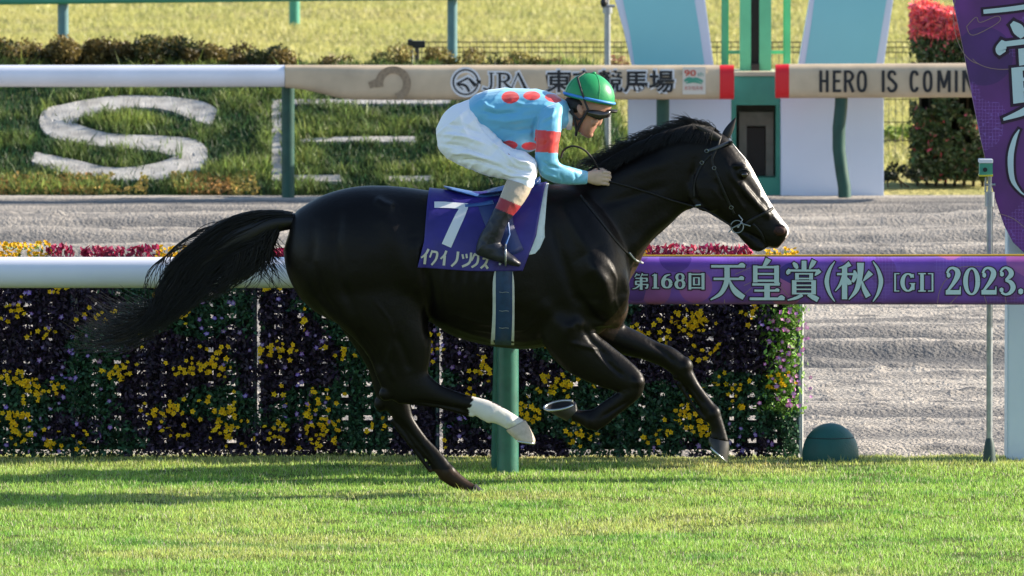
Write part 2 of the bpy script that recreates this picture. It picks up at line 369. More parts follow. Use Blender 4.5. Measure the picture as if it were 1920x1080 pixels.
def purple_banner(name, cols):
    """printed cloth: soft discs, a net pattern and gold arcs"""
    m = bpy.data.materials.new(name); m.use_nodes = True
    N = m.node_tree.nodes; L = m.node_tree.links; b = N['Principled BSDF']; b.inputs['Roughness'].default_value = .42
    tc = N.new('ShaderNodeTexCoord'); mp = N.new('ShaderNodeMapping'); mp.inputs['Scale'].default_value = (1, .2, 1)
    L.new(tc.outputs['Object'], mp.inputs[0])
    v = N.new('ShaderNodeTexVoronoi'); v.inputs['Scale'].default_value = cols[3]; L.new(mp.outputs[0], v.inputs['Vector'])
    lt = N.new('ShaderNodeMath'); lt.operation = 'LESS_THAN'; lt.inputs[1].default_value = .42; L.new(v.outputs['Distance'], lt.inputs[0])
    sep = N.new('ShaderNodeSeparateColor'); L.new(v.outputs['Color'], sep.inputs[0])
    cr = N.new('ShaderNodeValToRGB'); cr.color_ramp.elements[0].color = (*cols[0], 1); cr.color_ramp.elements[1].color = (*cols[1], 1)
    L.new(sep.outputs[0], cr.inputs[0])
    mx = N.new('ShaderNodeMix'); mx.data_type = 'RGBA'; mx.inputs[6].default_value = (*cols[2], 1)
    L.new(lt.outputs[0], mx.inputs[0]); L.new(cr.outputs[0], mx.inputs[7])
    nz = N.new('ShaderNodeTexNoise'); nz.inputs['Scale'].default_value = 5; L.new(tc.outputs['Object'], nz.inputs['Vector'])
    m2 = N.new('ShaderNodeMix'); m2.data_type = 'RGBA'; m2.blend_type = 'MULTIPLY'; m2.inputs[0].default_value = .75
    L.new(mx.outputs[2], m2.inputs[6]); L.new(nz.outputs[0], m2.inputs[7])
    v2 = N.new('ShaderNodeTexVoronoi'); v2.feature = 'DISTANCE_TO_EDGE'; v2.inputs['Scale'].default_value = 55; v2.inputs['Randomness'].default_value = .1
    L.new(mp.outputs[0], v2.inputs['Vector'])
    l2 = N.new('ShaderNodeMath'); l2.operation = 'LESS_THAN'; l2.inputs[1].default_value = .06; L.new(v2.outputs['Distance'], l2.inputs[0])
    n2 = N.new('ShaderNodeTexNoise'); n2.inputs['Scale'].default_value = 1.7; L.new(tc.outputs['Object'], n2.inputs['Vector'])
    g2 = N.new('ShaderNodeMath'); g2.operation = 'GREATER_THAN'; g2.inputs[1].default_value = .55; L.new(n2.outputs[0], g2.inputs[0])
    mu = N.new('ShaderNodeMath'); mu.operation = 'MULTIPLY'; L.new(l2.outputs[0], mu.inputs[0]); L.new(g2.outputs[0], mu.inputs[1])
    mm = N.new('ShaderNodeMath'); mm.operation = 'MULTIPLY'; mm.inputs[1].default_value = .35; L.new(mu.outputs[0], mm.inputs[0])
    m3 = N.new('ShaderNodeMix'); m3.data_type = 'RGBA'; m3.inputs[7].default_value = (.28, .16, .6, 1)
    L.new(mm.outputs[0], m3.inputs[0]); L.new(m2.outputs[2], m3.inputs[6]); L.new(m3.outputs[2], b.inputs['Base Color'])
    return m
M['purple'] = purple_banner('purple_banner', ((.05, .02, .36), (.60, .16, .52), (.25, .09, .60), 4.6))
M['plum'] = purple_banner('plum_sign', ((.09, .02, .21), (.28, .05, .38), (.17, .03, .27), 2.2))

# ------------------------------------------------------------------ vegetation helpers
def blades(name, pos, h, wd, cols, m, parent=None, lean=.35):
    n = len(pos); az = rng.uniform(0, 2 * math.pi, n); la = rng.uniform(0, 2 * math.pi, n)
    s = np.stack([np.cos(az), np.sin(az), np.zeros(n)], 1) * (wd / 2)[:, None]
    ld = np.stack([np.cos(la), np.sin(la), np.zeros(n)], 1) * (h * rng.uniform(.1, 1, n) * lean)[:, None]
    up = np.zeros((n, 3)); up[:, 2] = h
    V = np.stack([pos - s, pos + s, pos - s * .8 + up * .55 + ld * .35, pos + s * .8 + up * .55 + ld * .35, pos + up + ld], 1).reshape(-1, 3)
    b = np.arange(n)[:, None] * 5
    F = np.concatenate([b + [0, 1, 3], b + [0, 3, 2], b + [2, 3, 4]], 0)
    c = np.repeat(cols, 5, 0)
    o = np_mesh(name, V, F, m, parent, c); return o
def leaves(name, pos, size, cols, m, parent=None, flat=None, upright=0, asp=.55):
    """one rhombic leaf per point, any orientation"""
    n = len(pos); a = rng.normal(size=(n, 3)); a[:, 2] += upright * np.sign(a[:, 2] + 1e-6); a /= np.linalg.norm(a, axis=1)[:, None]
    b_ = rng.normal(size=(n, 3))
    if flat is not None: b_ = b_ * .6 + np.cross(a, np.array(flat))
    b_ = b_ - a * (a * b_).sum(1)[:, None]; b_ /= np.linalg.norm(b_, axis=1)[:, None] + 1e-9
    L_ = a * (size / 2)[:, None]; W_ = b_ * (size * asp / 2)[:, None]
    V = np.stack([pos - L_, pos + W_ , pos + L_, pos - W_], 1).reshape(-1, 3)
    b = np.arange(n)[:, None] * 4
    return np_mesh(name, V, b + np.array([0, 1, 2, 3]), m, parent, np.repeat(cols, 4, 0))
def petals(name, pos, size, cols, centre, m, parent=None, facing=(0, -1, .35), k=6):
    """small open flowers: k petals round a darker centre, a shallow cup"""
    n = len(pos); f = np.array(facing) + rng.normal(size=(n, 3)) * .45; f /= np.linalg.norm(f, axis=1)[:, None]
    a = np.cross(f, np.array((0.3, .1, 1.))); a /= np.linalg.norm(a, axis=1)[:, None]; b_ = np.cross(f, a)
    ph = rng.uniform(0, 6.28, n); rows = [pos]; cl = [np.tile(centre, (n, 1))]
    for i in range(2 * k):
        t = ph + math.pi * i / k; r = size / 2 * (1.0 if i % 2 == 0 else .62) * rng.uniform(.85, 1.15, n)
        rows.append(pos + (a * np.cos(t)[:, None] + b_ * np.sin(t)[:, None]) * r[:, None] + f * (size * .16)[:, None]); cl.append(cols)
    V = np.stack(rows, 1).reshape(-1, 3); Cc = np.stack(cl, 1).reshape(-1, 3); q = 2 * k + 1
    b = np.arange(n)[:, None] * q
    F = np.concatenate([b + [0, 1 + i, 1 + (i + 1) % (2 * k)] for i in range(2 * k)], 0)
    return np_mesh(name, V, F, m, parent, Cc)
def vary(base, n, amt=.25, hue=.12):
    c = np.tile(np.array(base, float), (n, 1)); c *= rng.uniform(1 - amt, 1 + amt, (n, 1)); c *= rng.uniform(1 - hue, 1 + hue, (n, 3)); return c
def sheet(name, x0, x1, y0, y1, nx, ny, fn, m, parent=None, yspace=None):
    xs = np.linspace(x0, x1, nx); ys = np.linspace(y0, y1, ny) if yspace is None else yspace
    X, Y = np.meshgrid(xs, ys); Z = fn(X, Y)
    V = np.stack([X, Y, Z], 2).reshape(-1, 3); ny = len(ys)
    i = np.arange(ny - 1)[:, None] * nx + np.arange(nx - 1)[None]
    F = np.stack([i, i + 1, i + nx + 1, i + nx], 2).reshape(-1, 4)
    return np_mesh(name, V, F, m, parent, smooth=True)

# ------------------------------------------------------------------ the ground
g = MB(); g.add([(-1500, -300, -.25), (1500, -300, -.25), (1500, 2500, -.25), (-1500, 2500, -.25)], [(0, 1, 2, 3)])
tag(g.build('ground', M['ground']), kind='structure')
def turf_z(x, y):
    return (fbm(x * .9, y * 1.6, 3, 5) - .45) * .035 + (fbm(x * 5, y * 5, 2, 9) - .4) * .03 - np.clip((np.asarray(y) - 54.6) * .02, 0, .03) - np.clip((np.asarray(y) - 55.3) * .12, 0, .2)
tag(sheet('turf_track', -14, 14, 30, 56.0, 260, 420, turf_z, M['turf']), kind='structure')
RUTS = [(64.9, .22, .06), (62.9, .45, .075), (62.2, .18, .05), (57.2, .3, .04), (68.5, .3, .03), (71.2, .3, .05), (73.1, .28, .05), (75.3, .35, .06), (77.4, .3, .05), (79.6, .5, .06), (80.5, .4, .05), (58.4, .25, .02), (69.9, .25, .03)]
def sand_z(x, y):
    z = (.25 - np.abs(fbm(x * .35 + 3, y * 2.6, 3, 31) - .45)) * .10 + (fbm(x * .5 + 3, y * 1.6, 3, 31) - .45) * .05 + (fbm(x * 2.2, y * 8, 3, 41) - .45) * .028 + np.clip(fbm(x * 8, y * 11, 2, 43) - .42, 0, 1) * .055 * (.4 + 1.2 * noise2(x * .6, y * .9, 11))
    far = np.clip((y - 67) / 8, 0, 1); z = z * (1 + .25 * far)
    wob = (fbm(x * .5, y * .2, 3, 77) - .45) * .5
    for yc, wd, dp in RUTS: q = y + wob * wd * 1.6 - yc; z = z + dp * 1.5 * (.35 + 1.1 * noise2(x * .8, x * 0 + yc, 3)) / (1 + np.exp(-np.clip(q / .045, -30, 30))) * np.exp(-np.clip(q, 0, 9) / .7) - dp * .6 * np.exp(-(q / wd + .8) ** 2)
    e = np.clip((y - 55.5) / .5, 0, 1) * np.clip((81.7 - y) / .3, 0, 1); e = e * (1 - .75 * np.clip((y - 78.5) / 2, 0, 1))
    return z * e - .06 * (1 - np.clip((y - 55.6) / .5, 0, 1)) - .03
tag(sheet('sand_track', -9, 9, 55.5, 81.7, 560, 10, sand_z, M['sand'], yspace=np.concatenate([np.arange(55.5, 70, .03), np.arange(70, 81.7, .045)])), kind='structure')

def turf_cols(x, y, n):
    t = fbm(x * .8, y * 1.2, 3, 21)[:, None]; dry = np.clip((np.asarray(y) - 54.1) / .7, 0, 1)[:, None] * .6 + np.clip((t - .5) * 3, 0, .45)
    a = np.array((.30, .48, .09)); b = np.array((.54, .49, .18))
    clump = np.clip((fbm(x * 2.1, np.asarray(y) * 3.4, 3, 140) - .50) * 7, 0, 1)[:, None]; c = a * (1 - dry) + b * dry; c = c * (1 - clump * .3) * (1 - clump * np.array((.25, 0, .1))); c = c * rng.uniform(.45, 1.55, (n, 1)) * rng.uniform(.88, 1.12, (n, 3))
    pale = rng.random(n) < .09; c[pale] = np.array((.62, .60, .40)) * rng.uniform(.7, 1.1, (pale.sum(), 1)); return c
n = 420000
y = 47.6 + (55.55 - 47.6) * rng.random(n) ** .9; x = rng.uniform(-1, 1, n) * (2.75 + (y - 47.6) * .06)
cl = fbm(x * 3.2, y * 4.2, 3, 61); keep = rng.random(n) < np.clip((cl - .15) * 3.2, .3, 1); x, y, cl = x[keep], y[keep], cl[keep]; n = len(x)
h = (.016 + .034 * np.clip(cl, 0, 1) * rng.random(n)) * (1 + .8 * (rng.random(n) < .04)); h *= np.where(y > 54.95, .85, 1)
h *= rng.uniform(.6, 1.1, n)
tag(blades('grass', np.stack([x, y, turf_z(x, y) - .004], 1), h, rng.uniform(.003, .0052, n), turf_cols(x, y, n), M['blade'], lean=.7), 'short mown bright green turf of the racing track', 'grass', kind='stuff')

# far turf beyond the bank
def far_z(x, y): return (fbm(x * .35, y * .5, 4, 90) - .5) * .25 * np.clip((y - 83) / 3, .15, 1) - .04 - .05 * np.clip((85 - y) / 3, 0, 1)
tag(sheet('infield_turf', -60, 60, 81.8, 260, 400, 300, far_z, mat('infield_turf', (.42, .37, .15), .9, .1, noise=(1.2, 0, (.30, .30, .11)), bump=(14, 1, .1)), yspace=np.concatenate([np.arange(81.8, 130, .22), np.linspace(130, 260, 40)])), kind='structure')
n = 110000; y = rng.uniform(86, 127, n); x = rng.uniform(-1, 1, n) * y * .0535
t = fbm(x * .7, y * .35, 3, 15)[:, None]; c = np.array((.49, .45, .17)) * (1 - t) + np.array((.33, .36, .12)) * t; c = c * rng.uniform(.82, 1.18, (n, 1))
tag(blades('infield_grass', np.stack([x, y, far_z(x, y)], 1), rng.uniform(.03, .08, n), rng.uniform(.012, .022, n), c, M['blade'], lean=.9), 'yellowish sunlit grass of the infield beyond the wire fence', 'grass', kind='stuff')

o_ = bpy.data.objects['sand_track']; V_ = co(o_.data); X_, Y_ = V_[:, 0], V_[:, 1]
# furrow shading painted into the sand colour, plus random darker streaks
shade_streaks = np.clip((fbm(X_ * .5, Y_ * 2.6, 4, 202) - .45) * 5, 0, 1) * .75
for yc, wd, dp in RUTS: shade_streaks = np.maximum(shade_streaks, np.exp(-((Y_ + (fbm(X_ * .5, Y_ * .2, 3, 77) - .45) * .5 * wd * 1.6 - yc + wd * .6) / (wd * 1.1)) ** 2) * (.35 + .9 * noise2(X_ * .5, Y_ * 0 + yc, 8)))
shade_streaks = np.maximum(shade_streaks, np.clip((fbm(X_ * 3.4, Y_ * 7.5, 3, 303) - .47) * 6, 0, 1) * .8); shade_streaks = np.clip(shade_streaks, 0, 1)[:, None]; c_ = np.array((.46, .42, .37)) * (1 - shade_streaks) + np.array((.15, .148, .148)) * shade_streaks
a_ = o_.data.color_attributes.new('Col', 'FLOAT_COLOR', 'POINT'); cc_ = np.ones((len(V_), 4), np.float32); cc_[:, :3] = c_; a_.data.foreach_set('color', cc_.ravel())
# ------------------------------------------------------------------ planted bank with the letters
def bank_z(x, y):
    x = np.asarray(x, float); y = np.asarray(y, float)
    f = np.where(y < 84.3, np.clip((y - 81.62) / 2.68, 0, 1) ** .92 * .9, .9 - np.clip((y - 84.6) / 1.6, 0, 1) * .95)
    e = np.clip((1.15 - x) / .5, 0, 1); e = e * e * (3 - 2 * e)
    return f * e + (fbm(x * 2.2, y * 2.2, 3, 55) - .45) * .05 * e - .03
tag(sheet('flower_bank', -9, 1.2, 81.6, 86.6, 300, 160, bank_z, mat('bank_soil', (.05, .075, .025), .95, .1, noise=(6, 0, (.10, .13, .04)), bump=(20, .8, .05))), kind='structure')
def bank_hit(px, py, lift=0):
    """where the sight line through a pixel meets the bank"""
    lo, hi = 81.6, 84.4
    for _ in range(30):
        m_ = (lo + hi) / 2; p = P(px, py, m_)
        if p.z > float(bank_z(p.x, m_)): lo = m_
        else: hi = m_
    p = P(px, py, (lo + hi) / 2); p.z += lift; return p
S_STROKE = [[(402, 226, 26), (372, 214, 32), (300, 198, 20), (200, 200, 22), (120, 222, 34), (98, 232, 42), (122, 250, 34), (200, 268, 22), (300, 276, 26), (362, 292, 42), (352, 312, 38), (290, 328, 26), (210, 332, 20), (140, 320, 24), (62, 300, 16)]]
S_STROKE = [[(x, y, w_ * 1.17) for x, y, w_ in S_STROKE[0]]]
E_STROKE = [[(519, 192, 19), (519, 345, 19)], [(530, 197, 9), (846, 196, 9)], [(560, 270, 4), (640, 267, 9), (780, 267, 10)], [(530, 340, 11), (640, 340, 12)], [(728, 341, 9), (812, 341, 11)]]
def letter(name, label, strokes):
    mb = MB(); polys = []
    for s in strokes:
        L_, R_ = ribbon2d(s, 0, 5); vs = []
        for a, b in zip(L_, R_):
            for t in (0, .25, .5, .75, 1): q = a * (1 - t) + b * t; vs.append(bank_hit(q[0], q[1], .014))
        mb.add(vs, [(5 * i + j, 5 * i + j + 1, 5 * i + j + 6, 5 * i + j + 5) for i in range(len(L_) - 1) for j in range(4)])
        polys.append([tuple(q) for q in L_] + [tuple(q) for q in R_[::-1]])
    # give the gravel its own depth
    me_o = mb.build(name, M['gravel']); md = me_o.modifiers.new('s', 'SOLIDIFY'); md.thickness = .03; md.offset = 0
    tag(me_o, label, 'ground letter'); return polys
bpy_polys = letter('gravel_letter', 'white gravel letter S laid in the grassy bank', S_STROKE) + letter('gravel_letter', 'white gravel letter E laid in the grassy bank behind the dark green post', E_STROKE)
n = 75000; y = rng.uniform(81.62, 84.5, n); x = rng.uniform(-5.0, 1.0, n); z = bank_z(x, y)
pos = np.stack([x, y, z], 1); ax, ay = px_of(pos)
ins = np.zeros(n, bool)
jx = (noise2(ax * .09, ay * .2, 3) - .5) * 16; jy = (noise2(ax * .07, ay * .15, 5) - .5) * 9
for pl in bpy_polys: ins |= inpoly(ax + jx, ay + jy, pl)
keep = ~ins; keep |= rng.random(n) < .012
t = fbm(x * 2.2, y * 3.0, 3, 101); keep &= rng.random(n) < np.clip((t - .12) * 3, .35, 1)
pos = pos[keep]; t = t[keep][:, None]; n = len(pos)
t = np.clip((t - .32) * 2.6, 0, 1); c = np.array((.025, .065, .028)) * (1 - t) + np.array((.26, .33, .08)) * t; c = c * rng.uniform(.4, 1.7, (n, 1)) * rng.uniform(.9, 1.1, (n, 3))
hh = rng.uniform(.03, .085, n) * (1 + .9 * t[:, 0]); hh *= np.where(rng.random(n) < .01, 2, 1)
tag(blades('bank_grass', pos, hh, rng.uniform(.007, .014, n), c, M['blade'], lean=.9), 'ragged green grass growing on the bank round the gravel letters', 'grass', kind='stuff')
# orange and yellow low flowers at the foot of the bank
n = 9000; x = rng.uniform(-4.9, 1.0, n); y = rng.uniform(81.62, 81.92, n); dens = fbm(x * 1.6, y, 3, 44); k = (dens > .38) & (x < -1.75); x, y = x[k], y[k]; n = len(x)
base = thing('bedding_flowers', 'orange and yellow low flowers along the foot of the bank', 'flowers', (0, 81.8, 0)); base['kind'] = 'stuff'
zz = bank_z(x, y) + rng.uniform(.0, .06, n)
c = np.where((fbm(x * 2.5, y, 2, 3) > .42)[:, None], vary((.52, .30, .11), n, .35), vary((.50, .44, .13), n, .35))
petals('blossoms', np.stack([x, y, zz], 1), rng.uniform(.022, .038, n), c, (.4, .2, .05), M['petal'], base, k=4)
leaves('foliage', np.stack([x + .02, y + .02, zz - .03], 1), rng.uniform(.03, .06, n), vary((.14, .20, .05), n, .4), M['leaf'], base)

# ------------------------------------------------------------------ shrubs
def shrub(name, label, cat, px0, px1, pytop, Y, zb, dep, cols, dens=9000, size=(.02, .04), group=None, stemcol=(.06, .04, .03)):
    a = P(px0, pytop, Y); b = P(px1, pytop, Y); wdt = b.x - a.x; ht = a.z - zb
    n = max(400, int(dens * wdt * ht)); cx = (a.x + b.x) / 2
    t = thing(name, label, cat, (cx, Y, zb), group)
    nb = max(5, int(wdt * 26)); ctr = np.stack([rng.uniform(-.5, .5, nb) * wdt * .86, rng.uniform(-.5, .5, nb) * dep, rng.uniform(.25, .78, nb) * ht], 1)
    ctr[:, 2] *= 1 - .5 * (np.abs(ctr[:, 0]) / (wdt / 2)) ** 3
    rad = rng.uniform(.15, .3, nb) * ht
    i = rng.integers(0, nb, n); d = rng.normal(size=(n, 3)); d /= np.linalg.norm(d, axis=1)[:, None]
    pos = ctr[i] + d * (rad[i] * rng.uniform(.3, 1.15, n) ** .6)[:, None] * np.array((1.25, 1, 1)); pos[:, 2] = np.clip(pos[:, 2], .01, None)
    pos += np.array((cx, Y, zb))
    pick = rng.integers(0, len(cols), nb)[i]; c = np.array(cols)[pick] * rng.uniform(.5, 1.5, (n, 1))
    leaves('foliage', pos, rng.uniform(*size, n), c, M['leaf'], t)
    st = MB()
    for k in range(max(4, int(wdt * 10))):
        x0 = rng.uniform(-.3, .3) * wdt; j = rng.integers(0, nb)
        st.tube([(cx + x0, Y, zb - .03), (cx + (x0 + ctr[j][0]) / 2, Y, zb + ctr[j][2] * .5), (cx + ctr[j][0], Y + ctr[j][1], zb + ctr[j][2] * 1.2)], [.008, .006, .003], 5)
    st.build('stem', mat('stem', stemcol, .8) if 'stem' not in M else M['stem'], t)
    return t
M['stem'] = mat('stem', (.07, .05, .035), .8)
olive = [(.08, .06, .018), (.14, .10, .028), (.04, .05, .015), (.20, .15, .045)]
for a in [(-45, 70, 72, 'broad dark olive shrub at the left end of the row on the bank'), (55, 150, 66, 'olive shrub in front of the blue-grey post on the bank'), (140, 225, 65, 'second olive shrub right of the blue-grey post on the bank'), (210, 300, 62, 'tallest olive shrub with ragged sunlit top on the bank'), (290, 385, 68, 'dense olive shrub in the middle of the row on the bank'), (375, 475, 76, 'dark low shrub near the right end of the dense row'), (460, 548, 90, 'small reddish brown shrub ending the dense row on the bank')]:
    shrub('low_shrub', a[3], 'shrub', a[0], a[1], a[2] - 4, 84.45, .74, .35, olive, 26000, (.022, .046), 'low shrubs along the top of the bank')
for a in [(590, 665, 92, 'small dark shrub alone on the bank above the horse tail', olive), (702, 770, 84, 'pale yellowish shrub beside the black lamp on the bank', [(.30, .26, .08), (.25, .2, .06)]), (790, 905, 78, 'wide yellow-brown shrub at the foot of the middle blue-grey post', [(.24, .2, .05), (.2, .16, .05)]), (920, 955, 96, 'small dark round shrub between paler ones', olive), (955, 1012, 90, 'thin pale shrub left of the jockey helmet', [(.3, .26, .08), (.2, .17, .06)]), (1035, 1085, 96, 'small pinkish brown shrub above the jockey helmet', [(.22, .12, .07), (.25, .17, .08)]), (1148, 1180, 92, 'small pinkish shrub beside the thin grey pole', [(.25, .12, .08), (.25, .17, .08)])]:
    shrub('low_shrub', a[3], 'shrub', a[0], a[1], a[2] - 4, 84.45, .76, .25, a[4], 14000, (.02, .04), 'low shrubs along the top of the bank')
shrub('low_shrub', 'long low brownish shrub filling the row behind the white far pipe', 'shrub', -60, 560, 80, 84.62, .74, .3, olive, 26000, (.022, .046), 'low shrubs along the top of the bank')
# clipped hedge with a red top, right
def box_hedge():
    a = P(1712, 8, 83.6); b = P(1870, 8, 83.6); zt = a.z; t = thing('clipped_hedge', 'tall clipped hedge with bright red new leaves on top behind the rail', 'hedge', ((a.x + b.x) / 2, 83.6, 0))
    n = 30000; x = rng.uniform(a.x, b.x, n); y = 83.35 + .6 * rng.random(n) ** 1.8; zgap = fbm(x * 5, rng.uniform(0, 1, n) * 0 + y * 2, 2, 8)
    z = rng.uniform(0, zt, n); x += (rng.random(n) - .5) * .07; k = (fbm(x * 9, z * 9, 2, 12) > .27) | (z > zt * .8) | (z < .3); x, y, z = x[k], y[k], z[k]; n = len(x)
    top_ = (fbm(x * 6, y * 6, 2, 5) - .5) * .22; z = np.where(z > zt * .85, z + top_, z); split = P(1712, 68, 83.6).z; red = (z > split + (rng.random(n) - .5) * .05) | (rng.random(n) < .02)
    c = vary((.07, .10, .04), n, .7); k2 = rng.random(n) < .2; c[k2] = vary((.22, .22, .13), k2.sum(), .5); c[red] = vary((.80, .16, .18), red.sum(), .5, .3)
    leaves('foliage', np.stack([x, y, z], 1), np.where(red, rng.uniform(.05, .085, n), rng.uniform(.04, .07, n)), c, M['leaf'], t, asp=.42)
    st = MB()
    for k in range(9):
        x0 = a.x + (b.x - a.x) * (k + .5) / 9; st.tube([(x0, 83.65, -.1), (x0 + .03, 83.6, zt * .5), (x0 - .02, 83.7, zt * .92)], [.014, .01, .005], 6)
    st.build('stem', M['stem'], t)
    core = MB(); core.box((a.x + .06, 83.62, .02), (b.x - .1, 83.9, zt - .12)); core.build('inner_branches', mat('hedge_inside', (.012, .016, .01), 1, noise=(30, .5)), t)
box_hedge()
shrub('low_shrub', 'low dark shrub in the gap between the white board and the clipped hedge', 'shrub', 1650, 1722, 300, 83.2, -.02, .3, [(.012, .02, .015), (.02, .03, .015)], 14000, (.02, .04))
shrub('low_shrub', 'bright green shrub seen through the wire fence beside the white board', 'shrub', 1655, 1725, 226, 89.5, .0, .4, [(.2, .3, .06), (.3, .36, .08)], 4000, (.03, .06))

# ------------------------------------------------------------------ fence, lamp, posts behind
t = thing('wire_fence', 'thin black wire mesh fence running along the edge of the infield', 'fence', (1.5, 88, 0)); f = MB(); zt = P(960, 79, 88).z
x0, x1 = P(778, 80, 88).x, P(2000, 80, 88).x
for zz in (zt, zt - .045, zt - .09, zt - .3, zt - .5, zt - .7, zt - .86): f.tube([(x0, 88, zz), (x1, 88, zz)], .0048, 5)
f.build('horizontal_wire', M['black_metal'], t); f = MB(); x = x0
while x < x1: f.tube([(x, 88.004, -.05), (x, 88.004, zt)], .0026, 4); x += .06
f.build('vertical_wire', M['black_metal'], t)
x = x0 + .02
while x < x1:
    f = MB(); f.tube([(x, 88.03, -.1), (x, 88.03, zt + .01)], .018, 8); f.build('post', M['black_metal'], t); x += 2.4
t = thing('small_floodlight', 'small black floodlight on a short grey stake above the bank', 'lamp', (P(772, 100, 84.6).x, 84.6, .85)); f = MB()
a = P(767, 76, 84.6); b = P(797, 89, 84.6); f.box((a.x, 84.5, b.z), (b.x, 84.62, a.z)); f.box((a.x - .01, 84.48, b.z + .01), (a.x + .03, 84.64, a.z + .012)); f.build('housing', M['black_metal'], t, bevel=.006)
c = P(772, 88, 84.6); f = MB(); f.tube([(c.x, 84.6, .8), (c.x, 84.6, c.z)], .014, 8); f.build('stake', M['grey_metal'], t)
bp = mat('blue_grey_post', (.10, .22, .25), .4, .5, noise=(8, .25))
t = thing('gantry_rail', 'teal green horizontal bar high along the infield on round posts', 'rail', (P(118, 0, 86).x, 86, 0)); f = MB()
loft(f, [(-60, -9, -60, 10, .05), (600, -8, 600, 2, .05), (1300, -12, 1300, -4, .05)], 86, 2, 12, 3); f.build('crossbar', M['box_green'], t, True)
for px, pb, r in ((118, 122, .047), (848, 122, .043)):
    f = MB(); c = P(px, pb, 86); f.tube([(c.x, 86.05, -.1), (c.x, 86.05, P(px, -2, 86).z)], r, 16); f.build('post', bp, t, True)
f = MB(); c = P(552, 38, 117); f.tube([(c.x, 117, -.2), (c.x, 117, P(552, -14, 117).z)], .062, 16); f.build('post', M['box_green'], t, True)
t = thing('signal_pole', 'thin grey metal pole with clamped fittings left of the teal finish board', 'pole', (P(1139, 0, 82.6).x, 82.6, 0)); f = MB(); c = P(1139, 18, 82.6)
f.tube([(c.x, 82.6, -.1), (c.x, 82.6, c.z)], .026, 14); f.build('tube', M['grey_metal'], t, True)
f = MB(); f.tube([(c.x, 82.6, c.z - .03), (c.x, 82.6, c.z + .02)], .04, 14); f.tube([(c.x, 82.6, c.z), (c.x, 82.6, c.z + .4)], .016, 10); f.tube([(c.x - .05, 82.58, c.z + .03), (c.x + .06, 82.6, c.z + .03)], .012, 8); f.build('clamp', M['grey_metal'], t, True)
f = MB(); blob(f, (c.x - .03, 82.55, c.z + .06), (.03, .03, .035)); f.build('fitting', M['black_metal'], t, True)

# ------------------------------------------------------------------ finish boards
def finish_board(label, outer, teal, Yb):
    c = [P(x, y, Yb) for x, y in outer]; t = thing('finish_board', label, 'board', ((c[0].x + c[-1].x) / 2, Yb, 0), 'teal and white finish boards either side of the tower')
    f = MB(); f.prism([(p.x, p.z) for p in c], Yb, Yb + .18); f.build('white_board', M['board'], t, bevel=.006)
    f = MB(); f.prism([(P(x, y, Yb).x, P(x, y, Yb).z) for x, y in teal], Yb - .006, Yb + .02); f.build('teal_panel', M['teal'], t)
    return t
finish_board('teal finish board with white edges left of the green tower', [(1178, 369), (1178, 185), (1184, 122), (1170, 60), (1153, 0), (1128, -90), (1300, -90), (1322, 0), (1330, 60), (1338, 122), (1371, 185), (1371, 369)],
             [(1185, 150), (1190, 122), (1181, 60), (1168, 0), (1144, -88), (1284, -88), (1302, 0), (1312, 60), (1321, 122), (1325, 150)], 81.45)
finish_board('teal finish board with white edges right of the green tower', [(1464, 369), (1464, 185), (1497, 122), (1508, 60), (1518, 0), (1530, -90), (1690, -90), (1675, 0), (1666, 60), (1657, 122), (1657, 185), (1657, 369)],
             [(1500, 150), (1509, 122), (1519, 60), (1527, 0), (1538, -88), (1676, -88), (1662, 0), (1652, 60), (1642, 122), (1641, 150)], 81.45)
t = thing('judge_tower', 'mint green tower with a dark central slot standing on a windowed box', 'tower', (P(1417, 0, 81.9).x, 81.9, 0)); Yt = 81.9
def pbox(f, x0, y0, x1, y1, Ya, Yb_):
    a = P(x0, y0, Ya); b = P(x1, y1, Ya); f.box((min(a.x, b.x), Ya, min(a.z, b.z)), (max(a.x, b.x), Yb_, max(a.z, b.z))); return f
f = MB()
for a in ((1371, 143, 1463, 197), (1371, 333, 1463, 375), (1371, 197, 1380, 333), (1455, 197, 1463, 333)): pbox(f, *a, Yt - .3, Yt + .3)
f.build('box_housing', M['box_green'], t)
f = MB(); pbox(f, 1380, 197, 1455, 333, Yt + .1, Yt + .14); f.build('window_recess', M['beige'], t)
f = MB()
for a in ((1386, 210, 1400, 333), (1436, 210, 1450, 333), (1400, 210, 1436, 236)): pbox(f, *a, Yt - .05, Yt + .02)
f.build('window_frame', mat('window_frame', (.30, .27, .23), .7, noise=(9, .3)), t)
f = MB(); pbox(f, 1400, 240, 1434, 333, Yt - .02, Yt + .0); f.build('window_pane', M['dark_slot'], t)
f = MB(); pbox(f, 1372, 135, 1462, 142.5, Yt - .32, Yt + .3); f.build('box_lid', mat('lid', (.45, .42, .30), .7), t)
f = MB(); pbox(f, 1388, -80, 1408, 136, Yt - .08, Yt + .12); pbox(f, 1424, -80, 1446, 136, Yt - .08, Yt + .12); f.build('column', M['mint'], t)
f = MB(); pbox(f, 1408, -80, 1424, 138, Yt - .02, Yt + .08); pbox(f, 1409, 120, 1424, 138, Yt - .1, Yt - .02); f.build('dark_slot', M['dark_slot'], t)
for a, b in ((1353, 1366), (1469, 1482)):
    f = MB(); pbox(f, a, -80, b, 300, Yt + .2, Yt + .26); f.build('side_post', M['mint'], t, bevel=.01)
for a, b in ((1366, 1388), (1446, 1469)): f = MB(); pbox(f, a, 95, b, 101, Yt + .14, Yt + .18); f.build('crossbar', M['mint'], t)

